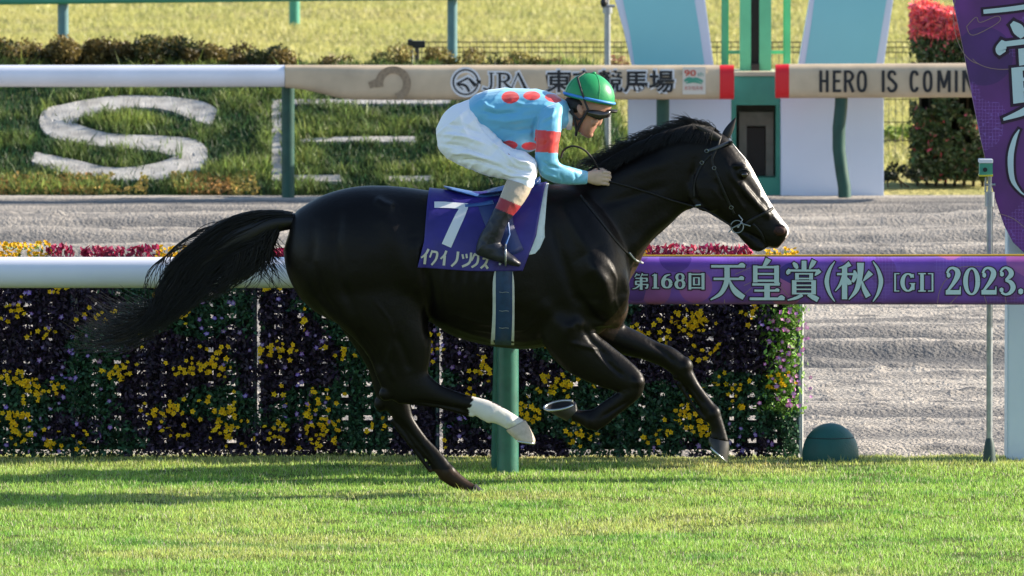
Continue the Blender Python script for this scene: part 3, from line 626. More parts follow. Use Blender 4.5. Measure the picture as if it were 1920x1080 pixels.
# ------------------------------------------------------------------ far running rail
YR = 81.0
t = thing('running_rail', 'far running rail, white pipe then cream banner with race club lettering', 'rail', (P(960, 367, YR).x, YR, 0))
f = MB(); loft(f, [(-80, 122, -80, 163, .085), (200, 122, 200, 163, .085), (534, 122, 534, 163, .085)], YR, 3, 24, 2); f.build('pipe', M['white_pipe'], t, True)
f = MB(); loft(f, [(535, 122, 535, 164, .08), (570, 122, 570, 168, .085), (610, 122, 610, 177, .1), (640, 122, 640, 184, .11), (700, 122, 700, 187, .12), (1000, 122, 1000, 187, .12), (1349, 122, 1349, 186, .12)], YR, 3, 40, 3.4); ban = f.build('banner', M['cream'], t, True)
f = MB(); loft(f, [(1349, 122, 1349, 186, .121), (1376, 122, 1376, 186, .121)], YR, 2, 40, 3.4); f.build('red_band', M['red'], t, True)
f = MB(); loft(f, [(1479, 120, 1479, 184, .12), (1700, 119, 1700, 183, .12), (2050, 117, 2050, 181, .12)], YR, 3, 40, 3.4); ban2 = f.build('banner', M['cream'], t, True)
f = MB(); loft(f, [(1454, 121, 1454, 184, .121), (1479, 120, 1479, 184, .121)], YR, 2, 40, 3.4); f.build('red_band', M['red'], t, True)
for px in (540, 1243):
    f = MB(); c = P(px, 170, YR + .16); f.tube([(c.x, YR + .16, -.2), (c.x, YR + .16, c.z + .1)], .052, 16); f.build('post', M['dark_green'], t, True)
f = MB(); f.tube([P(1578, 175, YR), P(1577, 200, YR), P(1573, 240, YR), P(1573, 280, YR), P(1578, 320, YR), P(1583, 350, YR), P(1584, 380, YR)], .052, 16); f.build('post', M['dark_green'], t, True)

def text_mesh(name, body, box, Y, m, parent, bold=0, off=0, grow=0):
    cu = bpy.data.curves.new(name, 'FONT'); cu.body = body; cu.size = 1; cu.offset = bold; cu.resolution_u = 3
    o = bpy.data.objects.new('tmp', cu); C.objects.link(o); bpy.context.view_layer.update()
    me = bpy.data.meshes.new_from_object(o.evaluated_get(bpy.context.evaluated_depsgraph_get())); bpy.data.objects.remove(o)
    V = co(me); x0, y0, x1, y1 = box; a, b = V[:, :2].min(0), V[:, :2].max(0)
    for v in me.vertices:
        px = x0 + (v.co.x - a[0]) / (b[0] - a[0]) * (x1 - x0); py = y1 - (v.co.y - a[1]) / (b[1] - a[1]) * (y1 - y0)
        v.co = P(px, py, Y - off)
    return link_mesh(name, me, m, parent)
Yf = YR - .122
fl = lambda Yp: (lambda x, y, o: P(x, y, Yp - o))
def haloed(strokes, Yp, parent, m, mh, grow, name='lettering'):
    lettering(name + '_outline', strokes, fl(Yp), mh, parent, grow, dy=.0002, base=0)
    lettering(name, strokes, fl(Yp), m, parent, 0, dy=.0002, base=.004)
# horseshoe watermark
hs = [[(692 + 0, 162, 10), (712, 150, 14), (700, 145, 2)], ell(737, 157, 27, 26, 200, -60, 13, 13, 16)]
lettering('horseshoe_print', [ell(737, 157, 26, 26, 195, -75, 15, 14, 16), [(692, 160, 12), (714, 152, 16)]], fl(Yf), mat('faded_print', (.33, .25, .17), .7, noise=(40, .4)), ban)
logo = [ell(873, 154, 23, 23, 0, 360, 3, 3, 28), [(856, 157, 3), (878, 146, 4)], [(856, 158, 4), (872, 160, 5), (880, 172, 5)], [(879, 147, 4), (892, 161, 8)], [(856, 157, 2), (868, 168, 2)]]
haloed(logo, Yf, ban, M['black'], M['halo'], 4, 'emblem')
jra = [[(921, 138, 4), (921, 160, 4), (916, 168, 4), (906, 165, 3)], [(917, 137, 2), (926, 137, 2)], [(937, 138, 5), (937, 166, 5)], [(931, 137, 2), (941, 137, 2)], [(932, 167, 2), (943, 167, 2)],
       [(937, 138, 3), (950, 139, 4), (954, 146, 6), (949, 152, 4), (938, 153, 2)], [(944, 153, 3), (952, 161, 5), (962, 168, 3)], [(971, 138, 2), (958, 168, 2)], [(971, 136, 4), (986, 168, 6)], [(954, 168, 2), (962, 168, 2)], [(982, 168, 2), (990, 168, 2)]]
haloed(jra, Yf, ban, M['black'], M['halo'], 3.2)
text_mesh("lettering_outline", "東京競馬場", (1020, 127, 1268, 178), Yf, M["halo"], ban, .05, .001)
text_mesh('lettering', '東京競馬場', (1024, 131, 1264, 174), Yf, M['black'], ban, .022, .006)
T_, B_, W_ = 132, 173, 5.6
def bar(x, a=T_, b=B_): return [(x, a, W_), (x, b, W_)]
def flat_(x0, x1, y): return [(x0, y, 5), (x1, y, 5)]
def round_(x0, x1, a0=0, a1=360): return [((x0 + x1) / 2 + (x1 - x0) / 2 * (abs(math.cos(R(a))) ** .8) * (1 if math.cos(R(a)) > 0 else -1), 152.5 - 18 * (abs(math.sin(R(a))) ** .8) * (1 if math.sin(R(a)) > 0 else -1), W_) for a in [a0 + (a1 - a0) * k / 20 for k in range(21)]]
hero = [bar(1539), bar(1551), flat_(1539, 1551, 152), bar(1564), flat_(1564, 1577, 134.5), flat_(1564, 1575, 152), flat_(1564, 1577, 170.5), bar(1585), [(1585, 134.5, 5), (1594, 135, 5), (1599, 143, 6), (1594, 151, 5), (1585, 152, 5)], [(1592, 152, 6), (1600, 173, 6)], round_(1609, 1623),
        bar(1656), [(1679, 141, 5), (1675, 134.5, 5), (1668, 136, 6), (1667, 145, 6), (1674, 152, 6), (1680, 160, 6), (1677, 169, 6), (1669, 170.5, 5), (1665, 163, 5)],
        round_(1708, 1721, 32, 328), round_(1733, 1746), bar(1760), bar(1780), [(1761, 132, 6), (1770, 165, 5)], [(1770, 165, 5), (1779, 132, 6)], bar(1793), bar(1807), bar(1825), [(1808, 132, 6), (1824, 173, 6)], round_(1836, 1850, 32, 340), flat_(1843, 1851, 155)]
lettering('lettering', hero, fl(Yf), M['black'], ban2, 0, dy=.0002, base=.003)
f = MB(); pbox(f, 1280, 126, 1323, 177, Yf - .001, Yf + .01); stk = f.build('sticker', mat('sticker', (.60, .56, .50), .6), ban)
text_mesh('lettering', '90', (1283, 131, 1305, 143), Yf, mat('faded_red', (.5, .08, .05), .6), ban, .02, .006)
text_mesh('lettering', 'th', (1308, 135, 1319, 143), Yf, mat('faded_green', (.10, .3, .25), .6), ban, .0, .006)
lettering('emblem', [[(1283, 152, 4), (1292, 148, 7), (1300, 150, 4)], [(1290, 153, 3), (1304, 148, 6), (1318, 153, 4)], [(1286, 156, 2), (1302, 153, 4), (1316, 157, 2)]], fl(Yf), M['box_green'], ban, base=.004)
text_mesh('lettering', '東京競馬場', (1283, 161, 1318, 169), Yf, mat('pink_print', (.5, .2, .17), .6), ban, .0, .006)

# ------------------------------------------------------------------ near running rail
YN = 54.0
t = thing('running_rail', 'near running rail, white pipe left of the horse and purple race banner right of it', 'rail', (P(951, 893, YN).x, YN, 0))
f = MB(); loft(f, [(-90, 481.5, -90, 540, .09), (300, 482, 300, 540, .09), (940, 482, 940, 540, .09)], YN, 3, 30, 2.3); f.build('pipe', M['white_pipe'], t, True)
f = MB(); loft(f, [(940, 482, 940, 570, .1), (1500, 482, 1500, 570, .1), (2100, 481, 2100, 571, .1)], YN, 3, 48, 4.5); nb_ = f.build('banner', M['purple'], t, True)
f = MB(); f.tube([P(1180, 480, YN + .06), P(1500, 479.5, YN + .06), P(2100, 478, YN + .06)], .006, 8); f.build('yellow_cord', mat('yellow_cord', (.6, .38, .03), .5), t)
f = MB(); c = P(952, 893, YN); f.tube([(c.x, YN, -.15), (c.x, YN, P(952, 540, YN).z)], .0585, 28); f.build('post', M['green_post'], t, True)
f = MB(); a = P(931, 880, YN + .28); b = P(939, 560, YN + .1); f.tube([(a.x, a.y, -.1), b], .033, 18); f.build('brace', M['green_post'], t, True)
Yq = YN - .1015
def nb_map(cx0): return lambda x, y, o: P(cx0 + x / 5.0526, 470 + y / 5.0526, Yq - o)
allg = G_TEN + G_KO + G_SHO + G_LP + G_AKI + G_RP + G_GI + G_2023 + G_NO + G_168 + G_KAI
lettering('lettering_outline', allg, nb_map(1180), M['purple_dark'], nb_, 11, dy=.0002)
lettering('lettering', allg, nb_map(1180), M['lav'], nb_, 0, dy=.0002, base=.004)
arcs = [[(1100 + D2, 500, 5), (1115 + D2, 400, 5), (1160 + D2, 300, 5), (1200 + D2, 260, 5)], [(1215 + D2, 505, 5), (1290 + D2, 430, 5)], [(1540 + D2, 420, 5), (1565 + D2, 500, 5)], [(1000, 225, 5), (1150, 160, 5)], [(1085, 330, 5), (1150, 300, 5)], [(1430, 330, 5), (1500, 420, 5)], [(900, 460, 5), (903, 500, 5)], [(1090, 410, 5), (1160, 350, 5)], [(1250 + D2, 165, 4), (1390 + D2, 148, 4), (1530 + D2, 152, 4)], [(1740 + D2, 430, 5), (1750 + D2, 500, 5)]]
lettering('gold_arc_print', arcs, nb_map(1180), M['tan'], nb_, 0, dy=.0001, base=.0002)

# ------------------------------------------------------------------ winning post with the plum sign, pole with sensor, dome
t = thing('winning_post', 'white winning post carrying a curved plum purple sign with pale lettering', 'post', (P(1990, 861, 55.0).x, 55.0, 0))
f = MB(); a = P(1888, 861, 55.0); b = P(2080, 861, 55.0); f.box((a.x, 55.0, -.1), (b.x, 55.3, 2.4)); f.build('white_post', mat('pale_board', (.62, .72, .80), .5, noise=(2, .06)), t, bevel=.008)
Ys = 54.86; out = [(1765, -160), (1777, -50), (1787, 0), (1797, 45), (1810, 110), (1824, 185), (1838, 255), (1853, 320), (1868, 378), (1884, 425), (1900, 455), (1922, 476), (1960, 492), (2120, 492), (2120, -160)]
f = MB(); f.prism([(P(x, y, Ys).x, P(x, y, Ys).z) for x, y in out], Ys, Ys + .08); sg = f.build('sign_panel', M['plum'], t, bevel=.004)
k = .50; ang = R(-9)
def sg_map(x, y, o):
    u = (x - 1490) * k; v = (y - 95) * k
    return P(1866 + u * math.cos(ang) - v * math.sin(ang) * .35, 38 - u * .12 + v * 1.0 , Ys - .002 - o)
lettering('lettering_outline', G_SHO, sg_map, M['purple_dark'], sg, 11); lettering('lettering', G_SHO, sg_map, M['lav'], sg, 0, base=.005)
tail_s = [[(1844, 22, 8), (1900, 16, 9), (2000, 2, 10)], [(1875, -14, 7), (2000, -34, 8)], [(1930, -60, 18), (1936, 12, 20)]]
par_s = [[(1911, 243, 2), (1902, 262, 8), (1895, 295, 11), (1898, 335, 9), (1912, 358, 4), (1925, 368, 2)], [(2050, 220, 3), (2066, 290, 12), (2060, 350, 3)]]
for nm, st in (('lettering', tail_s), ('lettering', par_s)):
    lettering(nm + '_outline', st, fl(Ys - .002), M['purple_dark'], sg, 4.5); lettering(nm, st, fl(Ys - .002), M['lav'], sg, 0, base=.005)
lettering('gold_line_print', [ell(1840, 30, 52, 90, 110, 265, 1.2, 1.2, 14), [(1812, 50, 1.2), (1830, 32, 1.2), (1838, 42, 1.2), (1870, 30, 1.2), (1872, 42, 1.2), (1825, 66, 1.2), (1812, 50, 1.2)], [(1872, 400, 1.2), (1900, 410, 1.2), (1925, 430, 1.2)], ell(1880, 100, 60, 30, 200, 300, 1.2, 1.2)], fl(Ys - .001), M['tan'], sg)
t = thing('sensor_pole', 'thin grey pole with a small green sensor box beside the plum sign', 'pole', (P(1855, 855, 55.1).x, 55.1, 0)); f = MB(); Yp = 54.7
tp = P(1856, 385, Yp); f.tube([(P(1855, 855, Yp).x, Yp, -.05), (tp.x, Yp, tp.z)], .017, 14); f.build('tube', M['grey_metal'], t, True)
f = MB(); a = P(1856, 360, Yp); f.tube([(a.x, Yp, tp.z - .005), (a.x, Yp, a.z)], .027, 14); f.tube([(a.x, Yp, a.z), (a.x, Yp, a.z + .09)], .011, 8); f.tube([(a.x - .03, Yp, a.z + .04), (a.x + .03, Yp, a.z + .04)], .007, 8); f.tube([(a.x - .025, Yp, a.z + .0), (a.x - .022, Yp, a.z + .08)], .005, 6); f.build('bracket', M['grey_metal'], t, True)
f = MB(); pbox(f, 1837, 305, 1861, 329, Yp - .06, Yp + .05); bx = f.build('sensor_housing', M['box_green'], t, bevel=.003)
f = MB(); pbox(f, 1836, 299, 1862, 306, Yp - .07, Yp + .06); f.build('lid', M['halo'], bx, bevel=.002)
f = MB(); c = P(1847, 318, Yp - .06); f.tube([(c.x, Yp - .075, c.z), (c.x, Yp - .05, c.z)], .012, 14); f.build('lens', M['black'], bx)
f = MB(); pbox(f, 1836, 328, 1862, 331, Yp - .07, Yp + .06); f.build('yellow_strip', mat('yellow', (.55, .5, .03), .5), bx)
f = MB(); c = P(1855, 857, Yp); blob(f, (c.x, Yp, .0), (.035, .035, .16)); f.build('tied_sleeve', mat('dark_sleeve', (.03, .06, .06), .6), t, True)
t = thing('rubber_dome', 'dark teal green rounded dome half sunk in the turf right of the flower hedge', 'dome', (P(1557, 862, 55.0).x, 55.0, 0)); f = MB(); c = P(1557, 845, 55.0)
blob(f, (c.x, 55.0, c.z - .02), (.155, .155, .172), n=40); o = f.build('shell', M['dome'], t, True)
f = MB(); f.tube([Vector((c.x + .158 * math.cos(a) * .82, 55.0 - .158 * math.sin(a) * .82, c.z + .075)) for a in [math.pi * 2 * i / 40 for i in range(41)]], .0022, 6, cap=False); f.build('seam', M['black'], t)

# ------------------------------------------------------------------ flower panels
YH = 55.2
edges = [-206, 136, 478, 820, 1160, 1497]; lab = ['leftmost flower panel, cut by the frame, with yellow and violet flowers', 'flower panel behind the white pipe and the tail tip', 'flower panel under the horse tail and hind quarters', 'flower panel behind the white-socked hind leg and green post', 'rightmost flower panel, ending in sunlit magenta and green sprays']
def px2x(px): return P(px, 700, YH).x
def px2z(py): return P(960, py, YH).z
for i in range(5):
    xa, xb = px2x(edges[i]), px2x(edges[i + 1]); t = thing('flower_panel', lab[i], 'flower panel', ((xa + xb) / 2, YH, 0), 'upright panels planted with bedding flowers behind the near rail')
    zt = px2z(492); f = MB()
    for r in range(19):
        z = .03 + r * .0625
        if z > zt - .12: break
        f.box((xa + (.03 if i in (2, 3) else .01), YH + .05, z), (xb - .01, YH + .062, z + .036))
    for q in range(8):
        x = xa + (xb - xa) * (q + .5) / 8 + rng.normal() * .006; hw_ = rng.uniform(.036, .056); f.box((max(x - hw_, xa + .03), YH + .064, .03), (x + hw_, YH + .074, zt - .1))
    f.build('slatted_back', M['trellis'], t)
    for xx in ([xa, xb] if i == 4 else [xa]):
        f = MB(); f.tube([(xx, YH + .0, -.1), (xx, YH + .0, zt)], .012, 10); f.build('post', mat('steel_post', (.05, .09, .12), .3, .6, metal=.4), t, True)
        if i in (2, 3): continue
        f = MB(); f.tube([(xx + .02, YH + .03, -.1), (xx + .02, YH + .03, zt)], .008, 10); f.build('post', mat('pale_steel_post', (.6, .6, .58), .3, .6), t, True)
    n = 17000; x = rng.uniform(xa - .005, xb + .005, n); z = zt * rng.random(n); y = YH + rng.uniform(-.07, .05, n)
    colw = (xb - xa) / 8; gx = np.abs(((x - xa) / colw) % 1 - 0); gx = np.minimum(gx, 1 - gx) * colw; gz = np.abs((z - .03) % .0625 - .049)
    ci = np.round((x - xa) / colw) + i * 8; cj = np.floor((z - .03) / .0625)
    openp = np.clip((fbm(x * 1.7, z * 1.7, 2, 5) - .40) * 3.2, .03, .5)
    gate = _h(ci.astype(np.int64), cj.astype(np.int64), 5) < openp
    hs_ = .55 + .75 * _h(ci.astype(np.int64) + 7, cj.astype(np.int64), 8); hole = gate & (gx < .030 * hs_) & (gz < .024 * hs_)
    if i in (2, 3): hole |= (np.abs(x - xa - .014 - .004 * np.sin(z * 23)) < .011) & (noise2(z * 9, z * 0, 31 + i) < .72)
    k = ~hole; x, y, z = x[k], y[k], z[k]; n = len(x)
    pn = fbm(x * 2.6, z * 3.6, 3, 18) + rng.normal(size=n) * .02 > .42
    c = np.where(pn[:, None], vary((.045, .03, .058), n, .6), vary((.04, .105, .055), n, .65))
    if i == 4:
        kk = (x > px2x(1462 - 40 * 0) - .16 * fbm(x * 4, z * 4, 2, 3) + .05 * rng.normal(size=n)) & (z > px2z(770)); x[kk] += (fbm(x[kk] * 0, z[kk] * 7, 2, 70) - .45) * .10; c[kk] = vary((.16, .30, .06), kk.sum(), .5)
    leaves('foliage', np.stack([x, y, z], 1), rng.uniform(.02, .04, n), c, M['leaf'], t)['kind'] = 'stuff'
    # clusters of yellow flowers, violets scattered
    ps = []
    ncl = 21
    for q in range(ncl):
        cx, cz = rng.uniform(xa + .05, xb - .05), rng.uniform(.05, zt - .05); m_ = rng.integers(4, 17)
        ps.append(np.stack([cx + rng.normal(size=m_) * .045, YH - .085 + rng.uniform(-.03, .02, m_), cz + rng.normal(size=m_) * .03], 1))
    ps = np.concatenate(ps); ps = ps[(ps[:, 2] > .03) & (ps[:, 2] < zt)]; n = len(ps)
    petals('yellow_flowers', ps, rng.uniform(.022, .038, n), vary((.95, .62, .01), n, .2, .05), (.6, .3, .01), M['petal'], t, k=5)['kind'] = 'stuff'
    n = 120; x = rng.uniform(xa, xb, n); z = rng.uniform(.03, zt - .02, n); k = fbm(x * 2.5, z * 2.5, 2, 29) > .42; x, z = x[k], z[k]; n = len(x)
    petals('violet_flowers', np.stack([x, YH - .08 + rng.uniform(-.02, .02, n), z], 1), rng.uniform(.024, .036, n), vary((.17, .06, .36), n, .35, .25), (.5, .45, .6), M['petal'], t, k=5)['kind'] = 'stuff'
    if i == 4:
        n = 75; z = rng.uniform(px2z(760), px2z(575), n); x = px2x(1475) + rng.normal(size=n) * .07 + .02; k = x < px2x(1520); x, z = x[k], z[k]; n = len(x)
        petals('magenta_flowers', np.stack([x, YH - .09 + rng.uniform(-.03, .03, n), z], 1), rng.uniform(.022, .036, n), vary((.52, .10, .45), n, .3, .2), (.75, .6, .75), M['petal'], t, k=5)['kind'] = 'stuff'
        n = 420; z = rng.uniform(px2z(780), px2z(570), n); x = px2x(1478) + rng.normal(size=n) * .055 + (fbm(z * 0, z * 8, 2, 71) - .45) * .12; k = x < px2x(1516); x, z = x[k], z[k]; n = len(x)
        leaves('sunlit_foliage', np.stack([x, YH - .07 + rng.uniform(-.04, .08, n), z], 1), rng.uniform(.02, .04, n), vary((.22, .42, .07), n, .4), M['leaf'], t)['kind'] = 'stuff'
    # what grows over the top edge
    spec = [(-120, 100, 'y'), (88, 138, 'r'), (152, 300, 'r'), (290, 362, 'y'), (340, 450, 'y'), (500, 700, 'r'), (1195, 1216, 'y'), (1212, 1408, 'r'), (1436, 1496, 'y')]
    yl, rl = [], []
    for p0, p1, kd in spec:
        a0, a1 = max(p0, edges[i]), min(p1, edges[i + 1])
        if a1 <= a0: continue
        m_ = int((a1 - a0) * (2.2 if kd == 'r' else 1.1)); xx = rng.uniform(px2x(a0), px2x(a1), m_)
        top = {0: 447, 1: 456}.get(i, 458); hump = .5 + .5 * fbm(xx * 5, xx * 0, 2, 9)
        zz = zt + rng.random(m_) * (px2z(top) - zt) * hump * 1.15 + .005
        (yl if kd == 'y' else rl).append(np.stack([xx, YH + rng.uniform(-.07, .06, m_), zz], 1))
    if yl:
        q = np.concatenate(yl); petals('top_yellow_flowers', q, rng.uniform(.02, .032, len(q)), vary((.9, .50, .01), len(q), .2, .05), (.6, .3, .01), M['petal'], t, facing=(.2, -.8, .8), k=5)['kind'] = 'stuff'
        leaves('top_green_foliage', q + np.array((0, .02, -.015)), rng.uniform(.02, .035, len(q)), vary((.2, .28, .06), len(q), .4), M['leaf'], t)['kind'] = 'stuff'
    if rl:
        q = np.concatenate(rl); leaves('red_foliage', q, rng.uniform(.028, .05, len(q)), vary((.30, .02, .07), len(q), .6, .3), M['leaf'], t, upright=.6, asp=.5)['kind'] = 'stuff'
# ================================================================== THE HORSE
Y0 = 52.8
horse = thing('horse', 'black racehorse at full gallop with a white blaze and one white hind sock', 'horse', (P(860, 640, Y0).x, Y0, 0))
hb = MB()
loft(hb, [(552, 400, 531, 470, .07), (562, 391, 540, 520, .15), (600, 368, 575, 572, .23), (650, 352, 632, 606, .275), (700, 347, 690, 612, .285), (750, 350, 752, 600, .27), (800, 356, 800, 602, .265), (860, 363, 850, 630, .285),
          (920, 363, 915, 648, .30), (980, 354, 975, 655, .29), (1030, 346, 1030, 650, .25), (1075, 346, 1085, 643, .26), (1112, 362, 1126, 624, .265), (1146, 400, 1160, 592, .235), (1172, 450, 1180, 552, .15)], Y0, 4, 36, 2.15)
loft(hb, [(1030, 350, 1110, 600, .16), (1090, 333, 1186, 520, .135), (1140, 308, 1216, 464, .105), (1190, 280, 1250, 430, .09), (1240, 254, 1279, 401, .08), (1290, 239, 1306, 388, .075), (1330, 240, 1325, 384, .07)], Y0, 4, 28)
# head
loft(hb, [(1336, 242, 1290, 322, .055), (1350, 248, 1289, 360, .078), (1365, 258, 1300, 386, .09), (1384, 280, 1320, 396, .1), (1402, 302, 1342, 404, .092), (1419, 332, 1360, 417, .072), (1438, 367, 1380, 428, .056), (1456, 397, 1399, 440, .05),
          (1469, 415, 1421, 452, .05), (1479, 428, 1437, 462, .046), (1478, 440, 1450, 466, .034), (1470, 452, 1459, 465, .016)], Y0, 4, 24, 2.2)
loft(hb, [(1375, 400, 1362, 418, .04), (1398, 424, 1384, 442, .036), (1418, 443, 1400, 460, .033), (1434, 459, 1411, 470, .032), (1440, 463, 1424, 473, .022)], Y0, 4, 18)
for s in (-1, 1):
    blob(hb, P(1328, 352, Y0 + s * .06), (.115, .035, .13))                               # cheek
    c = P(1394, 324, Y0 + s * .088); blob(hb, c, (.032, .018, .028)); c = P(1386, 311, Y0 + s * .08); blob(hb, c, (.04, .022, .014))   # brow
    loft(hb, [(1392, 340, 1386, 350, .006, s * .085), (1420, 372, 1412, 382, .008, s * .062), (1446, 402, 1438, 412, .008, s * .046)], Y0, 3, 10)      # facial crest
    c = P(1463, 432, Y0 + s * .04); blob(hb, c, (.036, .018, .03))                          # nostril flare
# muscles
for s in (-1, 1):
    loft(hb, [(1030, 380, 1100, 400, .06, s * .12), (1050, 430, 1140, 445, .075, s * .15), (1080, 500, 1172, 500, .08, s * .15), (1095, 560, 1180, 560, .08, s * .13), (1080, 610, 1150, 612, .06, s * .12)], Y0, 4, 18)
    loft(hb, [(640, 380, 600, 460, .06, s * .16), (700, 400, 600, 520, .09, s * .17), (770, 470, 640, 580, .1, s * .165), (790, 560, 690, 610, .07, s * .16)], Y0, 4, 18)
    blob(hb, P(1150, 575, Y0 + s * .085), (.085, .07, .12))                                  # breast
# near hind (white sock)
loft(hb, [(785, 440, 580, 450, .11, -.13), (798, 520, 572, 530, .125, -.135), (803, 590, 612, 590, .115, -.135), (809, 640, 660, 632, .09, -.135), (807, 672, 692, 672, .068, -.135), (803, 697, 706, 708, .052, -.135), (812, 710, 722, 738, .045, -.135),
          (828, 722, 748, 756, .037, -.135), (846, 730, 790, 757, .03, -.135), (862, 736, 826, 763, .027, -.135), (878, 741, 855, 768, .027, -.135), (900, 746, 884, 776, .03, -.135), (930, 755, 906, 789, .036, -.135), (950, 768, 930, 795, .032, -.135), (966, 778, 941, 800, .029, -.135), (984, 789, 951, 806, .032, -.135)], Y0, 4, 20)
blob(hb, P(724, 738, Y0 - .135), (.04, .03, .04)); blob(hb, P(922, 774, Y0 - .135), (.048, .04, .046)); blob(hb, P(917, 789, Y0 - .135), (.02, .018, .014)); blob(hb, P(957, 790, Y0 - .135), (.036, .044, .03)); loft(hb, [(752, 748, 745, 757, .016, -.135), (820, 758, 818, 765, .014, -.135), (890, 776, 888, 783, .016, -.135)], Y0, 3, 10)
# off hind on the ground
loft(hb, [(770, 520, 585, 540, .11, .13), (775, 600, 628, 602, .1, .13), (768, 655, 664, 650, .08, .13), (760, 695, 690, 693, .06, .13), (762, 725, 702, 735, .048, .13), (768, 752, 714, 758, .043, .13), (774, 778, 735, 782, .034, .13), (784, 797, 756, 804, .027, .13), (805, 825, 776, 836, .025, .13), (828, 849, 802, 864, .029, .13), (847, 873, 820, 892, .037, .13), (860, 886, 838, 908, .034, .13), (880, 902, 862, 920, .028, .13), (895, 910, 880, 928, .03, .13)], Y0, 4, 20)
blob(hb, P(714, 756, Y0 + .13), (.036, .028, .045)); blob(hb, P(837, 886, Y0 + .13), (.05, .04, .048)); blob(hb, P(828, 896, Y0 + .13), (.016, .016, .016)); loft(hb, [(738, 785, 730, 789, .016, .13), (778, 838, 771, 842, .014, .13), (812, 884, 806, 888, .016, .13)], Y0, 3, 10)
# near fore, folded
loft(hb, [(1125, 560, 1000, 585, .09, -.13), (1112, 605, 1015, 640, .085, -.14), (1118, 624, 1052, 688, .07, -.14), (1142, 644, 1092, 712, .056, -.14), (1172, 668, 1130, 727, .047, -.14), (1194, 688, 1160, 735, .043, -.14), (1206, 704, 1166, 735, .042, -.14), (1208, 722, 1168, 734, .041, -.14), (1203, 740, 1164, 735, .038, -.14),
          (1186, 757, 1151, 740, .03, -.14), (1160, 778, 1130, 753, .027, -.14), (1138, 797, 1112, 766, .028, -.14), (1118, 808, 1098, 768, .033, -.14), (1100, 803, 1088, 768, .031, -.14), (1084, 794, 1078, 765, .031, -.14), (1070, 790, 1072, 762, .034, -.14)], Y0, 4, 20)
blob(hb, P(1191, 716, Y0 - .14), (.052, .05, .05)); blob(hb, P(1172, 733, Y0 - .14), (.03, .035, .022)); blob(hb, P(1106, 789, Y0 - .14), (.042, .04, .05)); blob(hb, P(1120, 770, Y0 - .14), (.02, .02, .016))
# off fore, reaching
blob(hb, P(1282, 688, Y0 + .12), (.05, .048, .056)); blob(hb, P(1268, 706, Y0 + .12), (.02, .03, .02)); blob(hb, P(1337, 776, Y0 + .12), (.043, .04, .05)); blob(hb, P(1324, 786, Y0 + .12), (.016, .02, .018)); loft(hb, [(1275, 715, 1268, 719, .016, .12), (1303, 760, 1297, 763, .014, .12), (1322, 784, 1316, 787, .016, .12)], Y0, 3, 10)
loft(hb, [(1150, 590, 1080, 630, .09, .12), (1168, 606, 1120, 652, .075, .12), (1200, 622, 1160, 664, .062, .12), (1232, 640, 1208, 675, .052, .12), (1262, 651, 1240, 688, .045, .12), (1286, 670, 1260, 701, .043, .12), (1297, 690, 1275, 713, .041, .12), (1311, 717, 1289, 731, .03, .12), (1328, 742, 1306, 756, .027, .12), (1344, 762, 1318, 775, .033, .12), (1353, 780, 1328, 792, .034, .12), (1360, 804, 1333, 811, .028, .12), (1367, 828, 1330, 822, .032, .12)], Y0, 4, 20)
hm = organic(hb, .0075, 5, .5)
V = co(hm); ax, ay = px_of(V)
V = soften(hm, (np.clip((640 - ay) / 40, 0, 1) * (ax < 1290) * np.clip((np.hypot(ax - 545, ay - 400) - 20) / 30, 0, 1)), 28)
